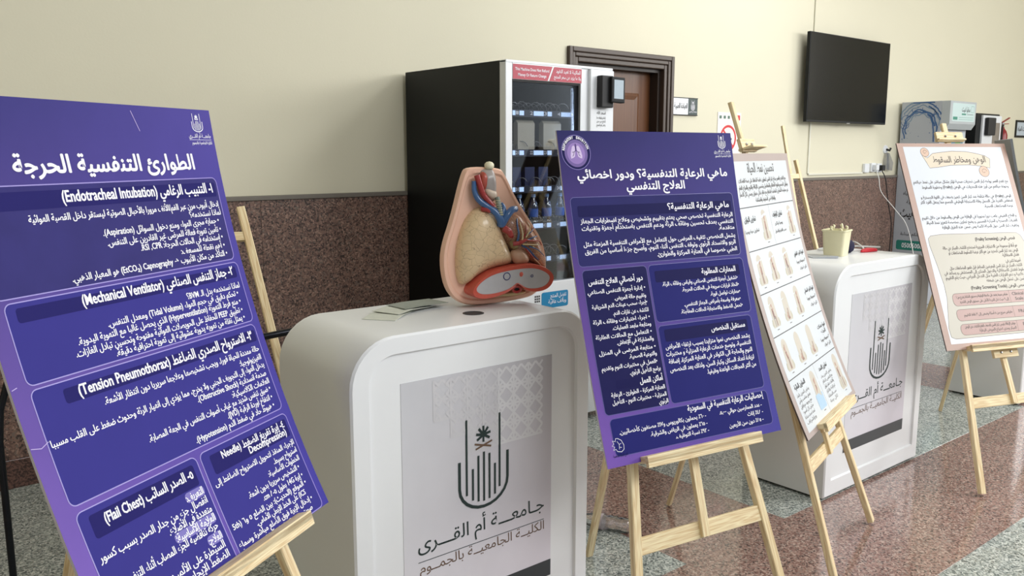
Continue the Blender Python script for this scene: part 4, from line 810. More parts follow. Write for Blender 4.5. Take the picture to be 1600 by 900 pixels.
def dome(name, pts, h, m_, d0=.004, c=None, it=2, n=7, parent=None, flat=.0, bump=0, skew=(0, 0)):
    pts = smooth_loop(pts, it)
    cx = c[0] if c else sum(p[0] for p in pts) / len(pts); cy = c[1] if c else sum(p[1] for p in pts) / len(pts); mb = MB(); ls = []
    for k in range(n + 1):
        a = PI / 2 * k / n * .97; s_ = math.cos(a)
        s_ = flat + (1 - flat) * s_
        ls.append([A(cx + (x - cx) * s_, cy + (y - cy) * s_, d0 + h * math.sin(a) + (random.uniform(-bump, bump) if 0 < k else 0)) for x, y in pts])
    mb.loops(ls, cap0=False); return mb.build(name, m_, parent or am, smooth='all')
def veined(name, base, dark, scale=26, width=.04, rough=.35):
    m_ = bpy.data.materials.new(name); m_.use_nodes = True; nt = m_.node_tree; b = nt.nodes['Principled BSDF']
    g = nt.nodes.new('ShaderNodeNewGeometry'); nz = nt.nodes.new('ShaderNodeTexNoise'); nz.inputs['Scale'].default_value = 30; nt.links.new(g.outputs['Position'], nz.inputs['Vector'])
    ma_ = nt.nodes.new('ShaderNodeVectorMath'); ma_.operation = 'MULTIPLY_ADD'; ma_.inputs[1].default_value = (.03,) * 3; nt.links.new(nz.outputs['Color'], ma_.inputs[0]); nt.links.new(g.outputs['Position'], ma_.inputs[2])
    vo = nt.nodes.new('ShaderNodeTexVoronoi'); vo.feature = 'DISTANCE_TO_EDGE'; vo.inputs['Scale'].default_value = scale; nt.links.new(ma_.outputs[0], vo.inputs['Vector'])
    r = nt.nodes.new('ShaderNodeValToRGB'); r.color_ramp.elements[0].color = dark; r.color_ramp.elements[1].color = base; r.color_ramp.elements[1].position = width; nt.links.new(vo.outputs[0], r.inputs[0])
    n2 = nt.nodes.new('ShaderNodeTexNoise'); n2.inputs['Scale'].default_value = 18; n2.inputs['Detail'].default_value = 5; nt.links.new(g.outputs['Position'], n2.inputs['Vector'])
    mr = nt.nodes.new('ShaderNodeMapRange'); mr.inputs[3].default_value = .78; mr.inputs[4].default_value = 1.18; nt.links.new(n2.outputs['Fac'], mr.inputs[0])
    vm = nt.nodes.new('ShaderNodeVectorMath'); vm.operation = 'SCALE'; nt.links.new(r.outputs[0], vm.inputs[0]); nt.links.new(mr.outputs[0], vm.inputs['Scale'])
    nt.links.new(vm.outputs[0], b.inputs['Base Color']); b.inputs['Roughness'].default_value = rough; b.inputs['Coat Weight'].default_value = .3; return m_
LUNG = veined('lung_tan', rgb(222, 194, 154), rgb(158, 130, 102), 42, .022)
CUT = veined('lung_cut', rgb(158, 100, 80), rgb(206, 166, 128), 170, .15)
dome('left_lung', [(282, 283), (318, 290), (352, 318), (375, 372), (408, 455), (438, 520), (456, 582), (430, 600), (330, 612), (250, 655), (200, 700), (168, 672), (158, 560), (170, 460), (200, 365), (240, 305)], .058, LUNG, .004, (300, 480), flat=.3)
dome('right_lung', [(455, 322), (492, 330), (535, 385), (580, 440), (620, 520), (645, 600), (640, 650), (560, 590), (480, 575), (425, 500), (385, 400), (400, 345)], .034, CUT, .004, (510, 470), flat=.4)
dome('heart_surface', [(425, 520), (480, 505), (520, 540), (535, 590), (480, 600), (445, 590)], .026, mat('tan_pink', rgb(200, 158, 130), .35, noise=.1, nscale=30, coat=.3), .030)
dome('larynx', [(285, 95), (325, 82), (352, 84), (368, 130), (368, 220), (362, 262), (330, 250), (296, 225), (280, 160)], .036, mat('larynx_grey', rgb(158, 150, 146), .35, noise=.25, nscale=35, coat=.3), .004, flat=.25)
dome('neck_muscle', [(284, 104), (300, 98), (330, 118), (336, 160), (304, 205), (288, 205), (272, 150)], .020, mat('muscle_red', rgb(170, 74, 58), .4, noise=.2, nscale=50, coat=.3), .018, flat=.2)
dome('cartilage', [(296, 180), (345, 196), (362, 205), (362, 240), (335, 250), (300, 222)], .022, mat('cartilage_cream', rgb(214, 196, 178), .35, noise=.1, nscale=60, coat=.3), .026)
VB = mat('vein_blue', rgb(52, 92, 142), .3, noise=.12, nscale=40, coat=.4); AR_ = mat('artery_red', rgb(158, 42, 40), .3, noise=.12, nscale=40, coat=.4)
def vtube(name, pts, r, m_, seg=10, d=.03, parent=None):
    # Catmull-Rom through picked points
    P = [V((x, y, dd)) for x, y, dd in [(p[0], p[1], p[2] if len(p) > 2 else d) for p in pts]]; P = [P[0]] + P + [P[-1]]; q = []
    for i in range(1, len(P) - 2):
        for t_ in range(5):
            t = t_ / 5; q.append(.5 * ((2 * P[i]) + (-P[i - 1] + P[i + 1]) * t + (2 * P[i - 1] - 5 * P[i] + 4 * P[i + 1] - P[i + 2]) * t * t + (-P[i - 1] + 3 * P[i] - 3 * P[i + 1] + P[i + 2]) * t ** 3))
    q.append(P[-2]); n = len(q)
    ks = .72 if name in ('vessel_branch', 'bronchus', 'hilum_vessel') else 1
    rr_ = [ks * (r[0] + (r[1] - r[0]) * i / (n - 1)) for i in range(n)] if isinstance(r, tuple) else r * ks
    mb = MB(); mb.tube([A(p.x, p.y, p.z) for p in q], rr_, seg); return mb.build(name, m_, parent or am, smooth=True)
vtube('vein', [(250, 148, .022), (250, 200, .024), (268, 245, .03), (305, 280, .04), (340, 310, .05), (362, 352, .056), (370, 378, .05)], (.0075, .014), VB)
vtube('vein', [(372, 372, .052), (395, 330, .056), (425, 302, .05), (452, 298, .04)], (.013, .011), VB)
vtube('vein', [(370, 378, .05), (376, 330, .05), (384, 290, .045), (376, 268, .035)], (.012, .008), VB)
vtube('artery', [(262, 118, .026), (272, 160, .03), (288, 215, .034), (312, 252, .04), (335, 280, .046)], (.010, .008), AR_)
vtube('artery', [(284, 292, .030), (300, 294, .040), (318, 300, .044)], .009, AR_)
vtube('artery', [(384, 398, .050), (402, 412, .060), (412, 430, .058), (428, 440, .046)], (.012, .008), AR_)
vtube('trachea', [(356, 235, .04), (358, 275, .05), (362, 330, .058)], .008, mat('trachea_grey', rgb(112, 122, 112), .4, noise=.1, coat=.3))
for k in range(7):
    y = 250 + k * 12; c = A(357 + k * .6, y, .043 + k * .0022); mb = MB(); mb.tube([c + mU * math.cos(a) * .0092 + mN * math.sin(a) * .0092 for a in [2 * PI * j / 14 for j in range(14)]], .0013, 5, True); mb.build('trachea_ring', mat('cartilage_ring', rgb(196, 186, 150), .4, noise=.05), am, smooth=True)
vtube('hilum_vessel', [(430, 480, .052), (462, 476, .058), (500, 462, .052)], (.011, .007), AR_)
dome('lymph_tissue', [(418, 470), (440, 462), (470, 480), (466, 510), (436, 515)], .02, mat('olive_tissue', rgb(142, 128, 88), .5, noise=.25, nscale=80), .036)
VT = [(VB, [(470, 480, .05), (500, 470, .05), (540, 455, .044), (575, 448, .034)], (.006, .002)), (VB, [(455, 470, .05), (462, 430, .05), (460, 380, .042), (468, 350, .03)], (.006, .0025)), (AR_, [(500, 465, .052), (535, 470, .048), (580, 475, .038), (605, 500, .028)], (.005, .0015)),
    (VB, [(480, 490, .05), (520, 520, .048), (560, 560, .04), (600, 590, .028)], (.0055, .002)), (AR_, [(490, 495, .05), (530, 545, .046), (575, 585, .034), (618, 612, .022)], (.004, .0015)), (VB, [(520, 500, .05), (570, 520, .042), (620, 560, .026)], (.004, .0015)), (AR_, [(470, 470, .052), (500, 430, .048), (512, 385, .036)], (.004, .0015)),
    (VB, [(505, 440, .047), (540, 420, .04), (560, 400, .03)], (.0035, .0015))]
for m_, p, r in VT: vtube('vessel_branch', p, r, m_, 7)
CRM = mat('bronchus_cream', rgb(214, 196, 150), .4, noise=.05, coat=.3)
for p, r in (([(475, 478, .055), (482, 430, .052), (476, 370, .04)], (.005, .002)), ([(480, 485, .055), (530, 490, .05), (585, 498, .036)], (.004, .0015)), ([(500, 505, .05), (545, 560, .042), (590, 600, .03), (610, 622, .022)], (.0035, .0015)), ([(500, 450, .052), (530, 400, .042), (520, 365, .03)], (.0035, .0012)), ([(540, 500, .048), (590, 540, .036)], (.003, .001))): vtube('bronchus', p, r, CRM, 7)
# diaphragm cross-section at the foot
kid = smooth_loop([(205, 705), (240, 660), (300, 620), (380, 600), (480, 588), (560, 595), (620, 630), (645, 670), (625, 720), (575, 745), (500, 740), (462, 705), (440, 690), (420, 712), (380, 740), (300, 760), (235, 758), (205, 735)], 2)
kc = (430, 672); kin = lambda k, l: [(kc[0] + (x - kc[0]) * k, kc[1] + (y - kc[1]) * l) for x, y in kid]
MUS = mat('muscle_band', rgb(196, 82, 64), .4, noise=.12, nscale=60, coat=.2)
m = MB(); m.loops([L(kid, .004), L(kid, .066), L(kin(.985, .97), .072), L(kin(.90, .74), .070), L(kin(.89, .72), .066)], cap0=False); m.build('diaphragm', MUS, am, smooth=True)
m = MB(); m.loops([L(kin(.895, .73), .0685)], cap0=False); m.build('cut_surface', mat('grey_cut_surface', rgb(184, 182, 184), .4, noise=.06, nscale=50), am)
BL = mat('blue_mark', rgb(40, 44, 110), .4, noise=.05)
m = MB(); c = A(385, 648, .0695); m.tube([c + mU * math.cos(a) * .0115 + mZ * math.sin(a) * .0115 for a in [2 * PI * j / 20 for j in range(20)]], .0013, 5, True); m.build('painted_ring', BL, am)
m = MB(); c = A(520, 655, .0692); m.tube([c + mU * math.cos(a) * .004 + mZ * math.sin(a) * .004 for a in [2 * PI * j / 10 for j in range(10)]], .001, 5, True); m.build('painted_ring', BL, am)
dome('oesophagus_cut', [(452, 632), (468, 628), (475, 642), (466, 658), (452, 652)], .004, MUS, .068, it=2, n=3)
m = MB(); c = A(440, 722, .066); m.tube([c + mU * math.cos(a) * .014 + mZ * math.sin(a) * .009 for a in [2 * PI * j / 16 for j in range(16)]], .0045, 7, True); m.build('aorta_ring', AR_, am, smooth=True)
dome('spine_cut', [(420, 715), (440, 708), (462, 716), (458, 732), (424, 734)], .003, BLACKM, .062, n=2)
dome('tissue_pad', [(385, 742), (500, 742), (545, 752), (500, 770), (400, 772), (350, 762)], .030, mat('pale_yellow', rgb(222, 198, 148), .4, noise=.05), .004, flat=.3)
m = MB(); m.lathe([(0, -.004), (.012, -.002), (.0155, .006), (.015, .014), (.009, .020), (0, .022)], A(335, 84, .012), (0, 0, 1), 16); m.build('hyoid_knob', mat('ivory', rgb(226, 220, 190), .35, noise=.04), am, smooth='all')

# ------------------------------------------------------------------ leaflets on the first counter
LEAF = mat('grey_green_print', rgb(208, 211, 200), .45, noise=.12, nscale=70); LEAF2 = mat('dark_grey_print', rgb(146, 152, 144), .45, noise=.2, nscale=80)
def sheet(c, L_, W_, ang, z, label, m_, fold=.005):
    a = R(ang); ux = V((math.cos(a), math.sin(a), 0)); uy = V((-math.sin(a), math.cos(a), 0)); c = V(c); n = 8; mb = MB()
    for k in range(n + 1):
        s_ = k / n - .5; h = z + fold * (1 - math.cos(2 * PI * (k / n))) * .5 * (1 if k < n / 2 else .6)
        for sy in (-.5, .5):
            for dz in (0, .0012): mb.v.append(c + ux * s_ * L_ + uy * sy * W_ + V((0, 0, h + dz)))
    for k in range(n):
        b = 4 * k; mb.f += [(b, b + 4, b + 6, b + 2), (b + 1, b + 3, b + 7, b + 5), (b, b + 1, b + 5, b + 4), (b + 2, b + 6, b + 7, b + 3)]
    mb.f += [(0, 2, 3, 1), (4 * n, 4 * n + 1, 4 * n + 3, 4 * n + 2)]
    o = mb.build('leaflet', m_, at=tuple(c + V((0, 0, z)))); tag(o, label, 'leaflet', 'leaflets on the first counter'); return o
sheet((1.345, 2.215, CH), .17, .105, 38, .0005, 'pale folded leaflet nearest the rounded counter corner', LEAF)
sheet((1.415, 2.245, CH), .17, .105, 18, .0075, 'grey-green leaflet in the middle of the fanned leaflets', LEAF)
sheet((1.475, 2.255, CH), .17, .10, 4, .0145, 'darker grey leaflet on top, nearest the chest model', LEAF2, .002)

# ------------------------------------------------------------------ things on the second counter
CREAM = mat('cream_plastic', rgb(228, 222, 186), .45, noise=.06, nscale=30, bump=.3, bscale=80)
tb = thing('square_tub', 'cream square tub with twisted frilly rim on the second counter', 'tub', (3.815, 2.18, CH))
def sq(cx, cy, h, z, yw, r=.012):
    a = R(yw); p = []
    for sx, sy, a0 in ((1, 1, 0), (-1, 1, 90), (-1, -1, 180), (1, -1, 270)):
        for k in range(4): g = R(a0 + 30 * k); x = sx * (h - r) + r * math.cos(g); y = sy * (h - r) + r * math.sin(g); p.append((cx + x * math.cos(a) - y * math.sin(a), cy + x * math.sin(a) + y * math.cos(a), z))
    return p
m = MB(); m.loops([sq(3.815, 2.18, .046, CH + .0005, 12), sq(3.815, 2.18, .054, CH + .115, 12), sq(3.815, 2.18, .058, CH + .118, 12), sq(3.815, 2.18, .058, CH + .124, 12), sq(3.815, 2.18, .052, CH + .124, 12), sq(3.815, 2.18, .050, CH + .09, 12)]); m.build('body', CREAM, tb, smooth=True)
for k, (dx, dy, h) in enumerate(((-.05, .0, .010), (-.012, -.03, .03), (.0, .02, .022), (.03, -.03, .018), (.038, .0, .02), (.02, .04, .012), (-.035, -.04, .008))):
    m = MB(); p = V((3.815 + dx, 2.18 + dy, CH + .112)); m.tube([p + V((math.sin(j * 1.3 + k) * .006, math.cos(j * 1.1) * .005, j * (h + .012) / 5)) for j in range(6)], [.007, .006, .0045, .004, .006, .003], 7); m.build('twisted_tip', CREAM, tb, smooth='all')
o = MB(); o.lathe([(0, 0), (.018, .002), (.030, .014), (.034, .032), (.030, .050), (.018, .062), (0, .065)], (3.955, 2.20, CH + .0002), (0, 0, 1), 18)
tag(o.build('foam_ball', mat('navy_foam', rgb(36, 34, 62), .8, noise=.2, nscale=90), smooth='all', at=(3.955, 2.20, CH)), 'round navy foam ball beside the cream tub', 'ball')
rp = MB(); a = R(8)
pts = smooth_loop([(-.07, -.006), (-.02, -.02), (.05, -.028), (.075, -.01), (.07, .02), (.0, .024), (-.05, .01)], 2)
Lr = lambda k, z: [(4.075 + x * k, 2.16 + y * k, CH + z) for x, y in pts]
rp.loops([Lr(1, .001), Lr(1.03, .006), Lr(.9, .014), Lr(.4, .018)]); tag(rp.build('red_pouch', mat('red_fabric', rgb(208, 36, 52), .55, noise=.08), smooth='all', at=(4.075, 2.16, CH)), 'flat red pouch lying in front of the black case', 'pouch')
m = MB(); m.loops([[(4.03 + x * k, 2.29 + y * k, CH + z) for x, y in smooth_loop([(-.09, -.03), (.09, -.03), (.09, .03), (-.09, .03)], 2)] for k, z in ((.96, .0005), (1, .005), (1, .018), (.93, .026))])
tag(m.build('black_case', BLACKM, smooth=True, at=(4.03, 2.29, CH)), 'flat black case among white cables on the second counter', 'case')
CAB = mat('white_cable', rgb(232, 232, 230), .45, noise=.02)
def curve_pts(P, n=6):
    P = [V(p) for p in P]; P = [P[0]] + P + [P[-1]]; q = []
    for i in range(1, len(P) - 2):
        for t_ in range(n):
            t = t_ / n; q.append(.5 * ((2 * P[i]) + (-P[i - 1] + P[i + 1]) * t + (2 * P[i - 1] - 5 * P[i] + 4 * P[i + 1] - P[i + 2]) * t * t + (-P[i - 1] + 3 * P[i] - 3 * P[i + 1] + P[i + 2]) * t ** 3))
    q.append(P[-2]); return q
wc = MB(); wc.tube(curve_pts([(8.42, 4.42, 1.37), (8.40, 4.38, 1.30), (8.43, 4.36, 1.16), (8.62, 4.30, .98), (8.70, 4.2, .80), (8.3, 3.9, .45), (7.2, 3.3, .12), (5.6, 2.75, .06), (4.60, 2.50, .35), (4.42, 2.47, .85), (4.36, 2.43, 1.04), (4.30, 2.36, 1.085), (4.15, 2.22, CH + .006), (4.05, 2.20, CH + .006), (3.92, 2.28, CH + .006), (3.95, 2.352, CH + .006), (4.16, 2.345, CH + .006), (4.2, 2.30, CH + .008), (4.28, 2.2, CH + .006)], 8), .004, 7)
tag(wc.build('white_cable', CAB, smooth='all', at=(4.3, 2.3, CH)), 'white cable hanging from the wall socket and curling onto the second counter', 'cable')
bc = MB(); bc.tube(curve_pts([(8.53, 4.42, 1.37), (8.54, 4.38, 1.28), (8.60, 4.37, 1.05), (8.68, 4.36, .8), (8.7, 4.38, .4), (8.7, 4.40, .01)], 8), .005, 7)
tag(bc.build('black_cable', BLACKM, smooth='all', at=(8.7, 4.4, .01)), 'black cable hanging from the right-hand plug on the back wall', 'cable')
m = MB(); m.loops([[(3.62, 2.18, CH + .001), (3.70, 2.10, CH + .001), (3.745, 2.28, CH + .001), (3.70, 2.32, CH + .001)], [(3.62, 2.18, CH + .003), (3.70, 2.10, CH + .012), (3.745, 2.28, CH + .003), (3.70, 2.32, CH + .008)]])
tag(m.build('crumpled_wrapper', mat('silver_wrapper', rgb(176, 180, 186), .3, noise=.2, nscale=40), at=(3.76, 2.24, CH)), 'crumpled silver wrapper beside the cream tub', 'wrapper')

# ------------------------------------------------------------------ television and wall fittings
tv = thing('television', 'black flat television hung high on the cream wall', 'television', (7.72, 4.40, 2.2))
tx0, tx1, tz0, tz1, ty = 7.02, 8.44, 1.827, 2.612, 4.37
m = MB().box(tx0, tx1, ty, ty + .035, tz0, tz1); bevel(m.build('bezel', BLACK, tv), .004)
MB().box(tx0 + .008, tx1 - .008, ty - .0012, ty, tz0 + .018, tz1 - .008).build('screen', mat('tv_screen', rgb(10, 11, 13), .15, spec=.25, noise=.02), tv)
m = MB().box(7.4, 8.1, ty + .035, ty + .06, 1.95, 2.45); m.box(7.6, 7.9, ty + .06, WY, 2.0, 2.4); m.build('wall_mount', BLACKM, tv)
MB().box(7.70, 7.76, ty - .003, ty + .01, tz0 - .006, tz0 + .003).build('status_light', METAL, tv)
TRK = mat('white_trunking', rgb(222, 220, 206), .5, noise=.02)
m = MB(); m.box(7.245, 7.262, WY - .014, WY - .0005, 1.36, 1.86); m.box(7.262, 8.24, WY - .014, WY - .0005, 1.345, 1.362)
tag(bevel(m.build('cable_trunking', TRK, at=(7.25, WY - .0005, 1.36)), .002), 'thin white cable trunking running down from the television', 'trunking')
m = MB(); m.box(7.235, 7.243, WY - .008, WY, 2.6, 4.3); tag(m.build('wall_conduit', mat('conduit_grey', rgb(176, 172, 150), .5, noise=.03), at=(7.24, WY, 3.4)), 'thin conduit rising up the wall above the television', 'conduit')
def socket(x, z, wd, label, plug=None):
    t = thing('wall_socket', label, 'socket', (x, WY, z), 'wall sockets beside the television cables')
    bevel(MB().box(x - wd / 2, x + wd / 2, WY - .03, WY, z - .045, z + .045).build('plate', WHITE_M, t), .006)
    if plug: bevel(MB().box(x - .028, x + .028, WY - .075, WY - .03, z - .028, z + .028).build('plug', plug, t), .006)
    return t
socket(8.29, 1.40, .09, 'white wall socket nearest the trunking'); socket(8.42, 1.405, .09, 'white wall socket holding the white plug', WHITE_M); socket(8.54, 1.40, .09, 'white wall socket holding the black plug', BLACKM)
hk = thing('wall_hook', 'white wall hook with a dark knob and clear bag beside the grey dispenser', 'hook', (8.70, WY, 1.60))
MB().lathe([(.045, 0), (.04, .012), (.02, .016)], (8.68, WY, 1.585), (0, -1, 0), 16).build('hook_plate', WHITE_M, hk, smooth=True)
MB().tube([(8.68, WY - .016, 1.585), (8.68, WY - .05, 1.575), (8.69, WY - .055, 1.60)], .012, 8).build('dark_knob', BLACKM, hk, smooth=True)
m = MB(); m.loops([[(8.66, WY - .03, 1.55), (8.72, WY - .03, 1.55), (8.72, WY - .02, 1.55), (8.66, WY - .02, 1.55)], [(8.64, WY - .05, 1.45), (8.76, WY - .055, 1.45), (8.76, WY - .01, 1.45), (8.64, WY - .01, 1.45)], [(8.66, WY - .04, 1.38), (8.77, WY - .045, 1.37), (8.77, WY - .01, 1.37), (8.66, WY - .01, 1.38)]]); m.build('clear_bag', clear('bag_film', (.92, .92, .94, 1), .3, .3), hk, smooth=True)
# room sign
sg = thing('room_sign', 'white and dark green room sign beside the wooden door', 'sign', (5.45, WY, 1.91))
MB().box(5.305, 5.61, WY - .012, WY, 1.845, 1.978).build('sign_plate', WHITE_M, sg)
MB().box(5.495, 5.608, WY - .0135, WY - .012, 1.847, 1.976).build('green_field', mat('sign_green', rgb(20, 48, 46), .4, noise=.04), sg)
MB().box(5.303, 5.612, WY - .014, WY - .001, 1.974, 1.98).box(5.303, 5.612, WY - .014, WY - .001, 1.843, 1.849).build('sign_rim', BLACKM, sg)
F = Flat(lambda x, y, l: V((x, WY - .0125 - l, y))); F.text('t', 'العيادة الطبية', 5.485, 5.325, 1.898, .055, .001, .016); F.done({'t': ('sign_lettering', INK)}, sg)
F = Flat(lambda x, y, l: V((x, WY - .0137 - l, y))); emblem(F, 'e', 'e', 5.528, 1.885, .045, .075, .0006, .0025); F.text('e', 'جامعة أم القرى', 5.60, 5.505, 1.868, .016, .0006); F.done({'e': ('logo', TXTW)}, sg)
# no-smoking notice
ns = thing('no_smoking_notice', 'white no-smoking notice with red circle behind the exercise chart easel', 'notice', (6.04, WY, 1.7))
MB().box(5.885, 6.20, WY - .006, WY, 1.52, 1.882).build('notice_sheet', mat('notice_paper', rgb(236, 232, 226), .5, noise=.02), ns)
F = Flat(lambda x, y, l: V((x, WY - .006 - l, y)))
F.path('r', [(6.03 + .10 * math.cos(2 * PI * k / 30), 1.67 + .10 * math.sin(2 * PI * k / 30)) for k in range(30)], .020, .0008, True); F.path('r', [(5.965, 1.735), (6.095, 1.605)], .018, .0009)
F.path('k', [(5.97, 1.665), (6.08, 1.665)], .016, .0006)
F.rrect('r', 6.13, 6.185, 1.82, 1.862, .004, .0006, 2, 1)
for i in range(3): F.rrect('g', 5.905 + i * .055, 5.935 + i * .055, 1.83, 1.855, .003, .0006, 2, 1)
F.done({'r': ('red_circle', mat('notice_red', rgb(206, 44, 52), .5, noise=.04)), 'k': ('cigarette_drawing', INK), 'g': ('small_crests', mat('crest_green', rgb(80, 110, 98), .5, noise=.1))}, ns)

# ------------------------------------------------------------------ water dispenser, coffee machine, extinguisher, framed sign
wd = thing('water_dispenser', 'tall grey water dispenser with blue splash print on its side', 'dispenser', (9.29, 4.26, 0))
GREYW = mat('grey_wrap', rgb(172, 176, 184), .4, noise=.05, nscale=3)
wx0, wx1, wy0, wy1 = 8.91, 9.50, 4.04, 4.45
bevel(MB().box(wx0, wx1, wy0, wy1, 0, 2.066).build('cabinet', GREYW, wd), .006)
m = MB(); m.loops([[(x, wy0 - .001, 1.79), (x, wy0 - .001, 2.064), (x, 3.955, 2.064), (x, 3.955, 1.84), (x, 3.99, 1.785)] for x in (wx0, wx1)]); m.build('head', mat('light_grey_panel', rgb(178, 184, 188), .35, noise=.03), wd)
F = Flat(lambda x, y, l: V((x, 3.955 - l, y)))
F.rrect('p', 8.96, 9.47, 1.865, 2.045, .01, .0006, 3, 1); F.text('k', 'سقيا غيث', 9.36, 9.17, 1.965, .07, .0012); F.rrect('g', 9.17, 9.27, 1.93, 1.945, .005, .001, 2, 1); F.line('k', 9.29, 1.937, 9.44, 1.937, .004, .001); F.rrect('g', 8.98, 9.08, 1.88, 1.91, .004, .001, 2, 1); F.line('g', 9.11, 1.905, 9.44, 1.905, .003, .001); F.line('g', 9.11, 1.885, 9.44, 1.885, .003, .001)
F.frame('g', 9.38, 9.45, 1.96, 2.02, .01, .003, .001, 3, 2)
F.done({'p': ('label_panel', mat('pale_mint_label', rgb(196, 216, 216), .4, noise=.02)), 'k': ('label_lettering', INK), 'g': ('green_mark', mat('label_green', rgb(60, 138, 120), .4, noise=.05))}, wd)
m = MB().box(9.0, 9.46, wy0 - .006, wy0, 1.30, 1.76); fp = m.build('front_sticker', mat('sticker_base_pale', rgb(196, 206, 210), .3, noise=.03), wd)
F = Flat(lambda x, y, l: V((x, wy0 - .006 - l, y))); F.rrect('a', 9.03, 9.43, 1.40, 1.72, .01, .0006, 3, 2); F.rrect('b', 9.24, 9.38, 1.55, 1.66, .03, .0010, 4, 2)
F.done({'a': ('sticker_picture', mat('sticker_teal', rgb(96, 140, 160), .2, noise=.25, nscale=9, emit=.15)), 'b': ('sticker_green', mat('sticker_green', rgb(110, 160, 110), .2, noise=.3, nscale=30, emit=.1))}, fp)  # printed green-blue sticker, not a display; slight emission painted into its colours
# splash print and lettering on the side that faces the room
F = Flat(lambda x, y, l: V((wx0 - l, 4.45 - x, y)))      # x = distance from the wall edge
BLU = mat('splash_blue', rgb(58, 94, 142), .4, noise=.2, nscale=20); BLU2 = mat('splash_pale', rgb(112, 136, 160), .4, noise=.15, nscale=20)
rs = random.Random(4)
for k in range(5):
    cx_, cy_, r0 = .21 + rs.uniform(-.01, .01), 1.80 + rs.uniform(-.02, .02), .135 + .012 * k; a0, a1 = rs.uniform(-30, 10), rs.uniform(150, 210)
    F.path('b' if k % 2 else 'c', [(cx_ + (r0 + .007 * math.sin(j * 1.7 + k)) * math.cos(R(a0 + (a1 - a0) * j / 24)), cy_ + (r0 * 1.15 + .01 * math.sin(j * 1.1)) * math.sin(R(a0 + (a1 - a0) * j / 24))) for j in range(25)], .009 + .005 * (k % 2), .0008 + .0001 * k)
for k in range(8):
    a = rs.uniform(0, 180); r0 = .17; cx_, cy_ = .21 + r0 * math.cos(R(a)), 1.80 + r0 * 1.15 * math.sin(R(a)); rr0 = rs.uniform(.02, .05); s0 = rs.uniform(0, 360)
    F.path('b', [(min(.40, max(.01, cx_ + rr0 * math.cos(R(s0 + 22 * j)))), min(2.05, cy_ + rr0 * math.sin(R(s0 + 22 * j)))) for j in range(8)], .006, .0016)
for k in range(5):
    r0 = .205 + .014 * k; a0 = (20, 95, 30, 110, 60)[k]; F.path('c' if k % 2 else 'b', [(min(.405, max(.005, .21 + (r0 + .006 * math.sin(j * 1.9)) * math.cos(R(a0 + 4.2 * j)))), min(2.055, 1.80 + r0 * 1.12 * math.sin(R(a0 + 4.2 * j)))) for j in range(13)], .012, .0012 + .0001 * k)
for k in range(26): F.disc('b', rs.uniform(.02, .39), rs.uniform(1.55, 2.04), rs.uniform(.002, .006), rs.uniform(.002, .007), .0017, 8)
F.path('b', [(.30, 1.93), (.33, 1.85), (.345, 1.76), (.35, 1.66)], .014, .0018)
F.text('k', 'سقيا غيث', .39, .06, .89, .13, .001, .02, 3); F.text('k', 'مشروع توفير المياه', .38, .08, 1.12, .05, .001); F.text('k', 'خدمة وقفية', .34, .12, 1.03, .05, .001)
F.text('k', 'مشاركتكم البناءة', .37, .08, .70, .045, .001); F.rrect('g', .04, .405, .545, .645, .02, .0008, 4, 1); F.text('w', '0500500600', .37, .10, .57, .07, .0014)
F.done({'b': ('splash_print', BLU), 'c': ('pale_splash', BLU2), 'k': ('side_lettering', INK), 'g': ('green_bar', mat('bar_green', rgb(40, 122, 110), .4, noise=.05)), 'w': ('number_lettering', TXTW)}, wd)
cm = thing('coffee_machine', 'black coffee vending machine with white front beside the grey dispenser', 'coffee machine', (10.2, 4.3, 0))
bevel(MB().box(9.88, 10.47, 4.10, 4.45, 0, 1.975).build('cabinet', BLACK, cm), .005)
bevel(MB().box(9.99, 10.47, 4.075, 4.10, .1, 1.955).build('front_panel', WHITE_M, cm), .004)
m = MB().box(10.25, 10.43, 4.073, 4.075, 1.3, 1.88); m.build('photo_panel', mat('coffee_photo', rgb(132, 124, 116), .3, noise=.6, nscale=7), cm)
bevel(MB().box(10.03, 10.22, 4.03, 4.075, 1.74, 1.93).build('card_reader', BLACKM, cm), .01)
MB().lathe([(.012, 0), (.012, .004)], (10.08, 4.075, 1.60), (0, -1, 0), 12).build('button', METAL, cm)
fe = thing('fire_extinguisher', 'red fire extinguisher hung on the wall beyond the coffee machine', 'fire extinguisher', (11.28, 4.38, 1.4))
REDP = mat('extinguisher_red', rgb(140, 20, 28), .3, noise=.05)
MB().lathe([(.03, 0), (.062, .01), (.065, .03), (.065, .36), (.05, .41), (.028, .44), (.024, .46)], (11.28, 4.38, 1.40), seg=20).build('cylinder', REDP, fe, smooth=True)
MB().lathe([(.022, 0), (.022, .05)], (11.28, 4.38, 1.86), seg=12).build('valve', METAL, fe)
m = MB(); m.beam((11.26, 4.38, 1.91), (11.42, 4.36, 1.97), (0, 1, 0), .02, .012); m.beam((11.26, 4.38, 1.89), (11.40, 4.36, 1.90), (0, 1, 0), .02, .008); m.build('handle', REDP, fe)
MB().tube(curve_pts([(11.26, 4.36, 1.88), (11.19, 4.34, 1.86), (11.185, 4.34, 1.75), (11.195, 4.34, 1.55)]), .011, 7).build('hose', BLACKM, fe, smooth='all')
MB().lathe([(.0655, .12), (.0655, .26)], (11.28, 4.38, 1.40), seg=20).build('printed_label', mat('label_cream', rgb(214, 210, 190), .5, noise=.1, nscale=60), fe)
MB().box(11.25, 11.31, 4.44, 4.48, 1.65, 1.75).build('bracket', METAL, fe)
fs_ = thing('framed_sign', 'small dark framed sign on the wall beyond the fire extinguisher', 'sign', (12.15, WY, 1.85))
m = MB(); 
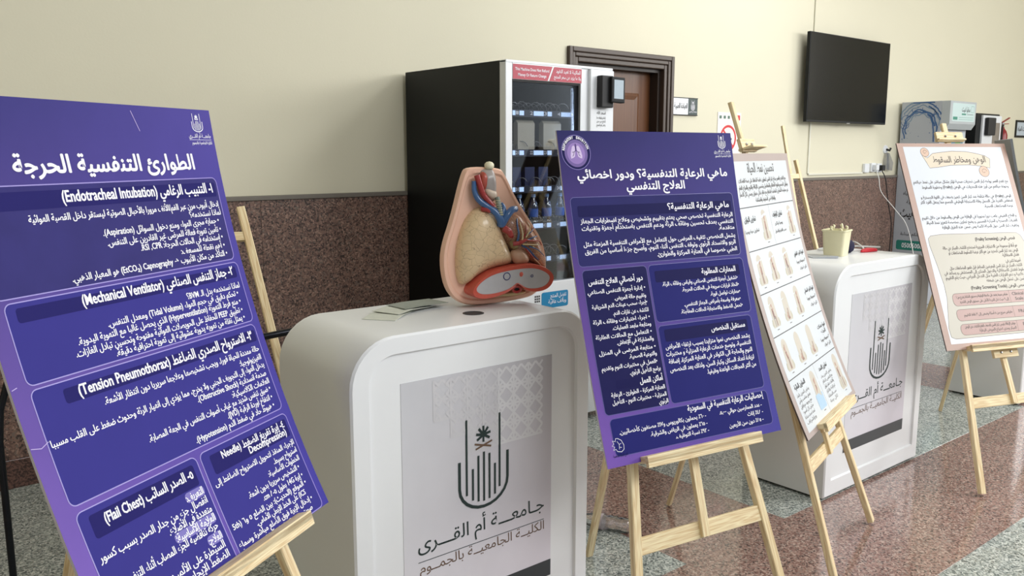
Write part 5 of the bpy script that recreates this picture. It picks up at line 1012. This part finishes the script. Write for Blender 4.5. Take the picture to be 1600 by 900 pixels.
for x0, x1, z0, z1 in ((11.93, 12.42, 1.935, 1.96), (11.93, 12.42, 1.745, 1.77), (11.93, 11.955, 1.77, 1.935), (12.395, 12.42, 1.77, 1.935)): m.box(x0, x1, WY - .015, WY, z0, z1)
m.build('sign_frame', BLACKM, fs_); MB().box(11.955, 12.395, WY - .008, WY, 1.77, 1.935).build('sign_sheet', mat('sign_sheet_blue', rgb(190, 202, 214), .4, noise=.05), fs_)
F = Flat(lambda x, y, l: V((x, WY - .008 - l, y))); F.text('t', 'دورات المياه', 12.30, 12.0, 1.83, .08, .001); F.done({'t': ('sign_lettering', INK)}, fs_)

# ------------------------------------------------------------------ bottle on the floor and dark tube frame behind the first board
bt = thing('plastic_bottle', 'clear plastic bottle lying on the floor behind the lungs-badge board', 'bottle', (2.49, 2.36, 0))
ax = V((-.45, .89, 0)).normalized(); bp = V((2.505, 2.27, .0335))
CLB = clear('clear_bottle', (.98, .985, .99, 1), .2, .08)
m = MB(); m.lathe([(0, .002), (.026, 0), (.032, .006), (.033, .04), (.030, .05), (.033, .06), (.033, .09), (.030, .10), (.033, .11), (.033, .15), (.024, .185), (.014, .205), (.013, .222)], bp, ax, 20); m.build('bottle_body', CLB, bt, smooth=True)
m = MB(); m.lathe([(.015, .215), (.015, .235), (0, .236)], bp, ax, 14); m.build('cap', mat('dark_red_cap', rgb(96, 34, 48), .4, noise=.05), bt)
m = MB(); m.lathe([(.0334, .115), (.0334, .15)], bp, ax, 20); m.build('bottle_label', mat('maroon_label', rgb(190, 176, 182), .5, noise=.2, nscale=60), bt)
tf = thing('tube_frame', 'low black metal tube stand behind the creased purple board', 'stand', (.8, 3.0, 0))
m = MB(); m.tube([(.44, 3.2, .02), (.437, 3.2, .60), (.447, 3.2, .71), (.476, 3.2, .80), (.50, 3.16, .90), (.56, 3.12, .925), (1.18, 2.76, .93), (1.45, 2.76, .945)], .012, 10); m.build('tube', mat('tube_black', rgb(40, 42, 48), .25, metal=.7, noise=.05), tf, smooth=True)
m = MB(); m.tube([(1.45, 2.76, .945), (1.45, 2.76, .02)], .012, 10); m.build('upright', MATS['tube_black'], tf, smooth=True)
m = MB(); m.box(.36, .52, 3.15, 3.25, 0, .02); m.box(1.38, 1.52, 2.70, 2.82, 0, .02); m.build('base', BLACKM, tf)

bpy.data.objects.remove(_cu_o); bpy.data.curves.remove(_cu)
for o in bpy.data.objects:
    if '_o' in o: del o['_o']
